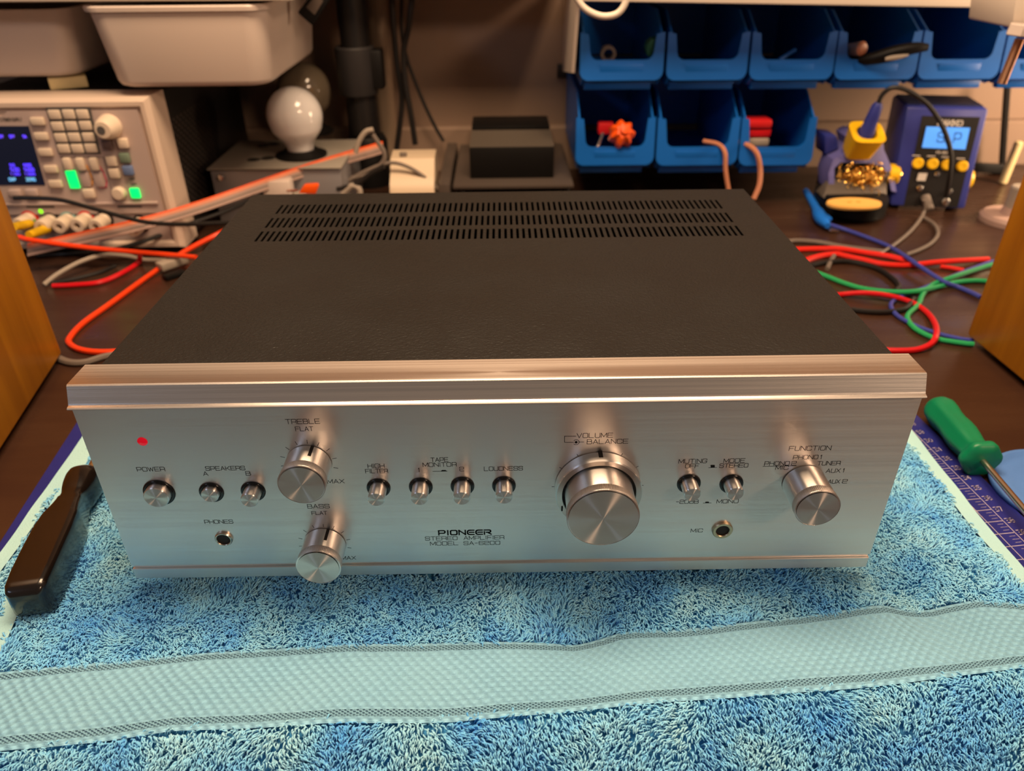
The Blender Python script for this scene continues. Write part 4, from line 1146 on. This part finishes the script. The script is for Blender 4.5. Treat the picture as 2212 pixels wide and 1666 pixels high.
put('handle', B().cyl(at(1820, 110, y=.735), at(1862, 105, y=.702), .0075, .0085, 20, .002), M_brownk, t); put('end_cap', B().lathe([(0, .004), (.006, .003), (.0085, 0)], at(1862, 105, y=.702), Vector((.35, -.9, .1)), 20), M_copper, t)
t = thing('pliers', 'black handled pliers lying across the fourth and fifth upper bins', 'pliers', at(1900, 125, y=.69))
put('grip', B().tube([at(1838, 131, y=.715), at(1880, 127, y=.700), at(1930, 113, y=.690), at(1975, 104, y=.684), at(2004, 102, y=.682)], lambda s: .0030 + .0050 * math.sin(PI * min(1, .12 + s * .80)), 12), M_black, t)
put('grip', B().tube([at(1850, 134, y=.710), at(1890, 132, y=.698), at(1930, 124, y=.690), at(1958, 114, y=.686)], .0042, 10), M_black, t)
put('blade', B().tube([at(1912, 128, y=.686), at(1935, 123, y=.684), at(1962, 117, y=.682)], lambda s: .0022 + .0014 * math.sin(PI * s), 10), M_palegry, t, label='pale metal blade')
q = at(1340, 293, y=.715); t = thing('orange_fitting', 'bright orange lobed plastic fitting in the leftmost lower bin', 'fitting', q)
put('fitting_body', B().lathe([(0, 0), (.0155, 0), (.0165, .003), (.0150, .014), (.009, .020), (0, .021)], q, (0.1, -.85, .5), 42, lambda a, h: 1 + .14 * math.cos(7 * a)), M_orange, t); put('fitting_hub', B().lathe([(.006, 0), (.005, .005), (0, .006)], q + Vector((.002, -.017, .010)), (0.1, -.85, .5), 20), M_orange, t)
q = at(1308, 276, y=.74); t = thing('red_clip', 'dark red plastic clip behind the orange fitting in the lower bin', 'clip', q)
put('clip_body', B().box((q.x, q.y, q.z), (.022, .014, .016), .003), M_redp, t); put('clip_lever', B().tube([q + Vector((-.004, -.005, -.006)), q + Vector((-.010, -.016, -.018)), q + Vector((-.016, -.022, -.026))], .0025, 10), M_chrome, t)
q = at(1627, 280, y=.735); t = thing('red_spool', 'red and white wire spool in the rightmost lower bin', 'spool', q)
put('spool_flange', B().box((q.x, q.y, q.z + .010), (.042, .030, .012), .004), M_redp, t); put('spool_core', B().box((q.x + .004, q.y, q.z - .002), (.036, .024, .012), .003), M_crim, t); put('spool_label', B().box((q.x + .002, q.y - .002, q.z - .014), (.036, .026, .010), .002), M_palegry, t)
cable('copper_lead', 'copper coloured lead hanging from the middle lower bin, left of the two', 'lead', [(1520, 305, 'y', .720), (1552, 312, 'y', .705), (1566, 330, 'y', .693), (1567, 365, 'y', .690), (1572, 402, 'y', .688), (1580, 440, 'y', .685)], .0030, M_copper)
cable('copper_lead', 'copper coloured lead hanging from the rightmost lower bin, right of the two', 'lead', [(1580, 305, 'y', .735), (1612, 312, 'y', .705), (1634, 330, 'y', .692), (1642, 365, 'y', .690), (1640, 400, 'y', .685), (1628, 430, 'y', .68)], .0035, M_copper)

# ================================================================== CLAMP AND WHITE CABLE AT THE SHELF
cq = at(2203, 40, y=.52); t = thing('table_clamp', 'white clamp with a threaded rod hanging at the right end of the shelf', 'clamp', cq)
c0 = [at(u, v, y=.52) for u, v in ((2186, 60), (2260, 75), (2275, -10), (2196, -10))]
put('clamp_jaw', B().hexa([p for p in c0], [p + Vector((0, .085, 0)) for p in c0], .002), M_shelf, t)
n0 = at(2205, 66, y=.505); r0 = at(2203, 84, y=.505); r1 = at(2164, 181, y=.505)
put('clamp_nut', B().cyl(at(2213, 52, y=.505), at(2203, 78, y=.505), .0140, .0145, 6, .001), M_tub, t)
n = 90; b = B(); l_ = (r1 - r0).length
b.lathe([(0, 0)] + [(.0042 + (.0005 if i % 2 else 0), l_ * i / n) for i in range(n + 1)] + [(0, l_)], r0, r1 - r0, 20); put('threaded_rod', b, M_zinc, t, angle=80)
cable('white_cable', 'white cable drooping in a loop below the shelf edge at the top', 'cable', [(1236, -30), (1248, 0), (1268, 22), (1300, 35), (1332, 30), (1350, 8), (1356, -24)], .0034, M_white, y=.54, seg=12)

# ================================================================== SOLDERING STATION
bl, br_ = Vector((.539, .690, TZ)), Vector((.634, .671, TZ)); tl, tr_ = Vector((.5410, .716, .1135)), Vector((.6400, .697, .1135))
rv = (br_ - bl).normalized(); bv = Vector((-rv.y, rv.x, 0)); DP = .10
ss = thing('soldering_station', 'blue soldering station with a lit blue display and four yellow buttons', 'soldering station', (bl + br_) / 2 + bv * .05)
up5 = Vector((0, 0, .005))
put('case', B().hexa([bl + up5, br_ + up5, br_ + bv * DP + up5, bl + bv * DP + up5], [tl, tr_, tr_ + bv * (DP - .02), tl + bv * (DP - .02)], .004), M_stn, ss)
put('top_cover', B().hexa([tl + bv * .012 + rv * .004, tr_ + bv * .012 - rv * .004, tr_ + bv * (DP - .024) - rv * .004, tl + bv * (DP - .024) + rv * .004],
                          [p + Vector((0, 0, .0014)) for p in (tl + bv * .012 + rv * .004, tr_ + bv * .012 - rv * .004, tr_ + bv * (DP - .024) - rv * .004, tl + bv * (DP - .024) + rv * .004)]), M_stntop, ss, smooth=False)
fu = ((tl - bl)).normalized(); fn = rv.cross(fu).normalized()       # face frame: rv across, fu up, fn out of the face
if fn.y > 0: fn = -fn
WF = (br_ - bl).length; HF = (tl - bl).length
f5 = lambda a, c, d=0.0: bl + rv * a + fu * c + fn * d


def fpix(u, v, d=0.0):
    """a point of the inclined face seen at pixel (u, v), as face coordinates"""
    dr = _m @ Vector(((u - 1106) / FPX, -(v - 833) / FPX, -1.0)); t = (bl + fn * d - _c).dot(fn) / dr.dot(fn); q = _c + dr * t - bl
    return q.dot(rv), q.dot(fu)


def plate(name, pix, d0, d1, m, par, **k):
    P = [fpix(*q) for q in pix]; return put(name, B().prism(P, lambda a, c, d: f5(a, c, d), d0, d1), m, par, smooth=False, **k)


z5 = lambda x, y: (1660 + x * .24955, 160 + y * .24955)
pn = plate('front_panel', [z5(*q) for q in ((1168, 1140), (1640, 1140), (1855, 358), (1350, 358))], -.001, .0012, M_stnblk, ss)
plate('display', [z5(*q) for q in ((1340, 632), (1716, 640), (1762, 452), (1384, 450))], .001, .0020, M_lcd, ss, label='lit blue display')


def fword(txt, x0, x1, y, h, th, m, label):
    a = fpix(*z5(x0, y)); c = fpix(*z5(x1, y)); b = B(); pol, _ = strokes_text(txt)
    ribbon(b, pol, lambda p_, q_, d: f5(a[0] + p_, a[1] + q_, .0024 if m is M_stnblk else .0016), c[0] - a[0], h, th); put('printed_word', b, m, ss, smooth=False, label=label)


fword('HAKKO', 1482, 1692, 435, .0062, .0017, M_wht, 'printed word HAKKO')
fword('SLP', 1470, 1670, 580, .0120, .0011, M_stnblk, 'display digits SLP')
fword('FX-951', 1462, 1558, 680, .0030, .0006, M_wht, 'printed word FX-951')
for x, y in ((1298, 768), (1426, 770), (1552, 775), (1684, 785)):
    a, c = fpix(*z5(x, y)); put('yellow_button', B().lathe([(.0072, 0), (.0072, .003), (.006, .0045), (.0025, .0048), (0, .0040)], f5(a, c, .001), fn, 28), M_yel, ss)
    a, c = fpix(*z5(x - 8, y - 66)); b = B(); ribbon(b, [[(a - .0045, c), (a + .0045, c)]], lambda p_, q_, d: f5(p_, q_, .0015), 1, 1, .0011); put('printed_line', b, M_wht, ss, smooth=False)
a, c = fpix(*z5(1330, 885)); b = B(); b.prism([(a - .0055, c - .005), (a + .0055, c - .005), (a + .0065, c + .005), (a - .0045, c + .005)], lambda p_, q_, d: f5(p_, q_, d), .001, .0022); put('card_slot', b, M_wht, ss, smooth=False)
for x, y, r in ((1465, 858, .0036), (1310, 985, .0044), (1372, 1085, .0046), (1535, 1095, .0052), (1570, 1005, .0036)):
    a, c = fpix(*z5(x, y)); put('connector_nut', B().lathe([(r, 0), (r, .002), (r * .7, .0035), (r * .35, .0036), (r * .35, .0010), (0, .001)], f5(a, c, .001), fn, 24), M_chrome, ss)
a0 = fpix(*z5(1300, 975)); a1 = fpix(*z5(1370, 1090)); put('plug_body', B().cyl(f5(a1[0] - .004, a1[1] + .006, .004), f5(a1[0] + .001, a1[1] - .010, .020), .0062, .0050, 20, .001), M_gry, ss)
q = fpix(*z5(1780, 905)); put('side_knob', B().cyl(f5(WF + .0005, q[1], -.020), f5(WF + .0005, q[1], -.020) + rv * .007, .013, .012, 28, .001), M_yel, ss)
for a in (.01, WF - .01): put('foot', B().box(tuple(bl + rv * a + bv * .02 + Vector((0, 0, .003))), (.012, .012, .0065), .001), M_black, ss)

# ================================================================== SOLDERING IRON HOLDER
hx0, hx1 = .4365, .5260; hc = (hx0 + hx1) / 2; hy = .660
ho = thing('iron_holder', 'violet blue soldering iron holder with brass wool and a yellow sponge', 'iron holder', (hc, .70, TZ))
RB = (hx1 - hx0) / 2


def oval(cx, cy, rx, ry, z, n=36, flat=None): return [(cx + rx * math.cos(2 * PI * k / n), cy + ry * math.sin(2 * PI * k / n), z) for k in range(n)]


put('base', B().loft([oval(hc, .690, RB * .90, .054, TZ), oval(hc, .690, RB, .061, TZ + .005), oval(hc, .690, RB, .061, TZ + .024), oval(hc, .690, RB - .004, .057, TZ + .026)]), M_black, ho)
sq_ = at(1851, 446, z=TZ + .028)
put('sponge', B().loft([oval(sq_.x, sq_.y + .010, RB - .010, .019, TZ + .0255), oval(sq_.x, sq_.y + .010, RB - .009, .020, TZ + .028), oval(sq_.x, sq_.y + .010, RB - .010, .019, TZ + .0305)]), M_sponge, ho, label='yellow sponge')
for dx in (-.006, .006): put('sponge_notch', B().lathe([(0, .0), (.0030, .0), (.0034, -.001)], (sq_.x + dx, sq_.y + .010, TZ + .0308), seg=14), M_orangep, ho)
# sloped guard in front of the wool box
hz = lambda u, v, y: at(u, v, y=y)
g0 = [hz(1778, 428, .672), hz(1916, 430, .672)]; g1 = [hz(1790, 388, .700), hz(1916, 388, .700)]
put('guard', B().hexa([g0[0], g0[1], g0[1] + Vector((0, .03, 0)), g0[0] + Vector((0, .03, 0))], [g1[0], g1[1], g1[1] + Vector((0, .004, 0)), g1[0] + Vector((0, .004, 0))], .001), M_guard, ho)
wc = at(1853, 388, y=.712)
put('wool_box', B().box((wc.x - .003, .735, wc.z - .004), (.070, .052, .050), .004), M_dark, ho)
b = B()
for k in range(260):
    c = Vector((RNG.normal(0, .015), RNG.normal(0, .007), RNG.normal(0, .0095))) + wc + Vector((-.002, -.014, .004)); r = RNG.uniform(.0025, .0045)
    u_ = Vector(RNG.normal(0, 1, 3)).normalized(); v_ = u_.orthogonal().normalized(); w2 = u_.cross(v_)
    b.tube([c + v_ * r * math.cos(a) + w2 * r * math.sin(a) + u_ * .0004 * a for a in np.linspace(0, 5.2, 9)], .00062, 4, smooth=False)
put('brass_wool', b, M_wool, ho, kind='stuff', label='tangle of brass wool curls')
# arched hood
ar = [(1783, 405), (1786, 372), (1800, 345), (1828, 332), (1838, 318), (1836, 300), (1850, 292), (1895, 292), (1914, 300), (1912, 325), (1920, 350), (1926, 378), (1926, 408), (1916, 406), (1914, 376), (1905, 358), (1880, 352), (1815, 350), (1800, 362), (1794, 405)]
HY = .704
P = [at(u, v, y=HY) for u, v in ar]; P = [(p.x, p.z) for p in P]
put('hood', B().prism(P, lambda a, c, d: (a, d + (c - .02) * .35, c), HY - .010, HY + .030), M_hood, ho, angle=40)
q = [at(u, v, y=HY) for u, v in ((1795, 345), (1795, 300), (1822, 302), (1826, 330))]
put('side_cheek', B().hexa([p + Vector((0, .022, 0)) for p in q], [p + Vector((0, .060, 0)) for p in q], .002), M_stn, ho)
# yellow receptacle: tapered square tube leaning towards the viewer
rc = at(1874, 285, y=.690); ax = Vector((.02, -.46, .84)).normalized(); xa = Vector((1, 0, 0)); xa = (xa - ax * xa.dot(ax)).normalized(); ya = ax.cross(xa)


def sq(h, w_, d_, e_=.45):
    out = []
    for k in range(32):
        a = 2 * PI * k / 32; ca, sa = math.cos(a), math.sin(a)
        out.append(rc + ax * h + xa * w_ * math.copysign(abs(ca) ** e_, ca) + ya * d_ * math.copysign(abs(sa) ** e_, sa))
    return out


put('iron_receptacle', B().loft([sq(-.034, .0175, .0155), sq(-.004, .0215, .0195), sq(0, .0220, .0200), sq(.001, .0185, .0165), sq(-.001, .0135, .0120, .8), sq(-.018, .0115, .0105, .9)], cap=True), M_yel, ho, angle=45)
put('receptacle_well', B().loft([sq(-.0172, .0112, .0102, .9), sq(-.0165, .0100, .0092, .9)]), M_dark, ho)
q = at(1938, 378, y=.705); put('adjuster_knob', B().cyl(q + Vector((-.012, .004, 0)), q + Vector((.002, 0, 0)), .0145, .0140, 28, .002), M_yel, ho); put('adjuster_nut', B().lathe([(.005, 0), (.005, .004), (0, .005)], at(1913, 376, y=.690), NY, 6), M_chrome, ho)
# the iron with its cord
ir = thing('soldering_iron', 'dark blue soldering iron resting in the yellow receptacle of the holder', 'soldering iron', rc)
i0 = rc + ax * -.012; i1 = at(1898, 222, y=.690); d = (i1 - i0).normalized(); l_ = (i1 - i0).length
put('grip', B().lathe([(0, 0), (.0098, 0), (.0105, .010), (.0085, .020), (.0080, l_ * .6), (.0070, l_ * .9), (.0045, l_), (0, l_)], i0, d, 28), M_stn, ir)
crd = [(1896, 228, 'y', .690), (1906, 205, 'y', .690), (1928, 189, 'y', .686), (1960, 196, 'y', .680), (2000, 222, 'y', .672), (2030, 262, 'y', .664), (2048, 305, 'y', .660), (2055, 345, 'y', .656), (2050, 390, 'y', .654), (2043, 425, 'y', .664)]
P = [at(u, v, y=yy) for u, v, _, yy in crd]; put('cord', B().tube(P, .0030, 10, 6), M_blk, ir)

# grey cable from the station to the desk
cable('sensor_cable', 'grey cable looping on the desk below the soldering station', 'cable', [(1996, 432, 'y', .650), (1994, 462, 'z', TZ + .006), (1968, 498, 'z', TZ + .003), (1930, 530, 'z', TZ + .003), (1900, 548, 'z', TZ + .003)], .0022, M_gry)
cable('sensor_cable', 'grey cable curving right below the soldering station', 'cable', [(1996, 470, 'z', TZ + .003), (2018, 485, 'z', TZ + .003), (2026, 505, 'z', TZ + .003), (2012, 525, 'z', TZ + .003), (1985, 540, 'z', TZ + .003), (1958, 550, 'z', TZ + .003)], .0022, M_gry)
cable('wall_cable', 'black cable hanging on the wall right of the soldering station', 'cable', [(2176, 185), (2172, 240), (2168, 300), (2165, 350), (2163, 400)], .0050, M_blk, y=.88)
q = at(2140, 362, y=.86); tag(put('dark_strap', B().hexa([at(u, v, y=.84) for u, v in ((2105, 372), (2172, 376), (2172, 356), (2106, 352))], [at(u, v, y=.86) for u, v in ((2105, 370), (2172, 374), (2172, 354), (2106, 350))], .001), M_black), 'dark flat strap behind the soldering station at the wall', 'strap')
q = at(2186, 478, z=TZ); t = thing('plastic_spool', 'pale plastic spool standing on the desk behind the right wooden cabinet', 'spool', (q.x, q.y, TZ))
put('spool_base', B().lathe([(.040, 0), (.040, .006), (.036, .010), (.018, .011), (.015, .020)], (q.x, q.y, TZ), seg=48), M_pinkr, t); put('spool_core', B().lathe([(.0150, .018), (.015, .045), (.013, .047), (0, .047)], (q.x, q.y, TZ), seg=32), M_palegry, t)
q = at(2166, 395, y=.80); tag(put('yellow_green_marker', B().cyl((q.x, .80, TZ), (q.x + .004, .80, .045), .006, .006, 20, .002), M_cream), 'thin yellow green marker standing beside the right wooden cabinet', 'marker')

# ================================================================== RIBBON CABLE AND TEST LEADS, LEFT
rp = [(826, 318, .76), (800, 326, .745), (740, 343, .71), (660, 368, .665), (560, 402, .62), (430, 447, .575), (300, 485, .530), (170, 515, .515), (60, 540, .505)]
rb = thing('ribbon_cable', 'salmon and grey ribbon cable sloping across in front of the power supply', 'ribbon cable', at(430, 447, y=.575))
for k in range(8):
    P = [at(u, v - 11 + k * 3.3, y=y - k * .0004) for u, v, y in rp]
    put('ribbon_wire', B().tube(P, .0013, 6, 6), (M_orange if k == 0 else M_salmon) if k < 3 else M_pinkr if k not in (5,) else M_gry, rb)
Z3 = TZ + .0028
cable('black_lead', 'black test lead drooping in front of the power supply keypad and terminals', 'test lead', [(30, 428), (60, 428), (130, 432), (210, 453), (300, 477), (360, 484), (430, 484), (495, 481)], .0026, M_blk, y=.505)
cable('black_lead', 'black lead passing under the ribbon cable towards the socket box', 'test lead', [(78, 553, 'z', Z3), (150, 548, 'z', Z3), (240, 540, 'y', .535), (317, 519, 'y', .55), (400, 487, 'y', .58), (490, 455, 'y', .61), (585, 412, 'y', .64)], .0026, M_blk)
cable('red_lead', 'red test lead running from behind the left cabinet to the amplifier', 'test lead', [(40, 512, 'y', .50), (70, 519, 'y', .50), (180, 534, 'y', .51), (300, 545, 'y', .515), (360, 550, 'y', .51), (424, 556, 'y', .50)], .0029, M_orred)
cable('red_lead', 'orange red test lead curving in a big loop beside the amplifier', 'test lead', [(500, 492, 'z', Z3 + .02), (468, 507, 'z', Z3 + .012), (400, 543, 'z', Z3 + .006), (320, 597, 'z', Z3), (240, 655, 'z', Z3), (180, 698, 'z', Z3), (152, 728, 'z', Z3), (150, 742, 'z', Z3), (172, 755, 'z', Z3), (215, 761, 'z', Z3), (280, 758, 'z', Z3), (330, 752, 'z', Z3)], .0029, M_orred)
cable('red_lead', 'short red test lead end lying near the left cabinet', 'test lead', [(114, 618, 'z', Z3), (160, 616, 'z', Z3), (215, 610, 'z', Z3), (260, 592, 'z', Z3), (298, 568, 'z', Z3), (302, 550, 'z', Z3 + .012)], .0029, M_crim)
cable('grey_cable', 'pale grey cable arching between the left cabinet and the amplifier', 'cable', [(95, 615, 'z', Z3), (125, 592, 'z', Z3 + .006), (175, 565, 'z', Z3 + .012), (225, 551, 'z', Z3 + .012), (275, 553, 'z', Z3 + .008), (310, 561, 'z', Z3), (360, 563, 'z', Z3)], .0026, M_palegry)
cable('black_lead', 'thin black lead on the desk near the left cabinet', 'test lead', [(110, 612, 'z', Z3), (160, 602, 'z', Z3), (215, 588, 'z', Z3), (250, 574, 'z', Z3)], .0020, M_blk)
q0 = at(345, 585, z=TZ + .004); q1 = at(402, 565, z=TZ + .004)
t = thing('cable_plug', 'pale grey cable plug with a black end lying left of the amplifier', 'plug', ((q0 + q1) / 2).x and Vector(((q0.x + q1.x) / 2, (q0.y + q1.y) / 2, TZ)))
d = (q1 - q0).normalized(); s = Vector((-d.y, d.x, 0)) * .007; hz_ = Vector((0, 0, .009))
put('plug_shell', B().hexa([q0 - s, q1 - s, q1 + s, q0 + s], [q0 - s + hz_, q1 - s + hz_, q1 + s + hz_, q0 + s + hz_], .0015), M_palegry, t)
q2 = at(352, 604, z=TZ + .001); q3 = at(395, 590, z=TZ + .001); s = s * 1.2
put('black_socket', B().hexa([q2 - s, q3 - s, q3 + s * .2, q2 + s * .2], [q2 - s + hz_ * .6, q3 - s + hz_ * .6, q3 + s * .2 + hz_ * .6, q2 + s * .2 + hz_ * .6], .001), M_black, t)
q0 = at(318, 527, z=TZ); q1 = at(392, 506, z=TZ); tag(put('grey_bracket', B().hexa([q0, q1, q1 + Vector((0, .03, 0)), q0 + Vector((0, .03, 0))], [p + Vector((0, 0, .010)) for p in (q0, q1, q1 + Vector((0, .03, 0)), q0 + Vector((0, .03, 0)))], .003), M_palegry), 'pale grey plastic bracket lying before the power supply', 'bracket')
cable('grey_cable', 'grey brown cable on the desk at the front foot of the left cabinet', 'cable', [(120, 772, 'z', Z3), (150, 783, 'z', Z3), (185, 783, 'z', Z3), (230, 770, 'z', Z3), (300, 760, 'z', Z3)], .0034, M_gry)

# ================================================================== LEADS, RIGHT
zr = lambda x, y, dz=0.0: (1680 + x * .26415, 460 + y * .26415, 'z', Z3 + dz)
cable('red_lead', 'red test lead lying highest of the red leads right of the amplifier', 'test lead', [zr(80, 305), zr(190, 300), zr(350, 296), (1812, 538, 'z', Z3 + .003), zr(700, 325), zr(900, 355), zr(1090, 405), zr(1120, 425)], .0036, M_red)
cable('red_lead', 'red test lead crossing under the upper red lead near the amplifier lid', 'test lead', [zr(170, 420), zr(265, 378), zr(370, 350), zr(470, 338)], .0036, M_red)
cable('red_lead', 'red test lead running right to the honey coloured cabinet', 'test lead', [zr(480, 335), zr(560, 355), zr(700, 385), zr(860, 420), zr(1060, 430), zr(1300, 405, .002), zr(1500, 392, .002), zr(1720, 380)], .0034, M_red)
cable('red_lead', 'short red lead below the red one at the right cabinet', 'test lead', [zr(1330, 440), zr(1420, 452), zr(1520, 470)], .0026, M_red)
cable('red_lead', 'crimson test lead curving in a wide loop right of the amplifier', 'test lead', [zr(380, 690), zr(520, 668), zr(700, 656, .004), zr(900, 676, .004), zr(1100, 735), zr(1230, 825), zr(1295, 930, .004), zr(1290, 1020, .006), zr(1240, 1080, .002), zr(1130, 1120), zr(960, 1128), zr(830, 1120)], .0028, M_crim)
cable('green_lead', 'green test lead passing from the amplifier side to the right cabinet', 'test lead', [zr(290, 480), zr(400, 520), zr(550, 578), zr(700, 620), zr(900, 645, .003), zr(1100, 645, .004), zr(1300, 608), zr(1450, 570), zr(1610, 555), zr(1720, 560)], .0028, M_grn)
cable('green_lead', 'green test lead making a hooked bend inside the red loop', 'test lead', [zr(1760, 420), zr(1640, 458), zr(1450, 520, .004), zr(1270, 585), zr(1190, 660), zr(1150, 750), zr(1065, 835), zr(1075, 895), zr(1150, 965), zr(1300, 1030), zr(1510, 1066), zr(1600, 1075)], .0026, M_grn)
cable('blue_lead', 'dark blue test lead crossing the red leads from its bright blue clip', 'test lead', [zr(420, 95, .004), zr(560, 140), zr(700, 190), zr(900, 270), zr(1050, 360, .006), zr(1150, 430, .006), zr(1350, 558, .004), zr(1470, 605), zr(1590, 655), zr(1660, 690)], .0025, M_blu)
cable('blue_lead', 'dark blue test lead looping beside the green one near the right cabinet', 'test lead', [zr(1760, 395), zr(1640, 437), zr(1450, 510), zr(1200, 612), zr(1000, 690), zr(925, 750), zr(975, 838), zr(1120, 920), zr(1300, 985), zr(1490, 1030), zr(1600, 1045)], .0022, M_blu)
cable('black_lead', 'black cable coiled in a ring below the green lead', 'cable', [zr(260, 430), zr(400, 405), zr(600, 400), zr(800, 450), zr(930, 530), zr(990, 600), zr(960, 640)], .0030, M_blk)
cable('black_lead', 'grey black cable arching over the desk behind the red leads', 'cable', [zr(80, 235), zr(160, 228), zr(330, 240), zr(520, 275), zr(700, 300), zr(860, 318)], .0030, M_gry)
cable('black_lead', 'black cable curving at the desk under the crimson loop', 'cable', [zr(600, 790), zr(720, 806), zr(860, 812), zr(980, 800), zr(1060, 772), zr(1110, 700)], .0028, M_blk)
cable('grey_cable', 'short dark grey cable end near the amplifier lid right side', 'cable', [zr(405, 460), zr(425, 410), zr(460, 350)], .0026, M_gry)
t = thing('blue_clip', 'bright blue insulated clip at the end of the blue test lead', 'clip', at(1775, 470, z=TZ))
P = [at(u, v, z=TZ + .009) for u, v in ((1741, 413), (1757, 440), (1771, 466))]
put('clip_nose', B().tube(P, lambda s: .0044 + .0016 * s, 14), M_clip, t)
P = [at(u, v, z=TZ + .009) for u, v in ((1765, 456), (1774, 472), (1788, 488))]
put('clip_boot', B().tube(P, lambda s: .0066 + .0032 * math.sin(PI * s) - .003 * s, 14), M_clip, t)
put('clip_lever', B().box(tuple(at(1783, 470, z=TZ + .013)), (.012, .016, .004), .001), M_clip, t)
put('clip_jaw', B().box(tuple(at(1800, 498, z=TZ + .003)), (.012, .007, .003), .001), M_chrome, t)
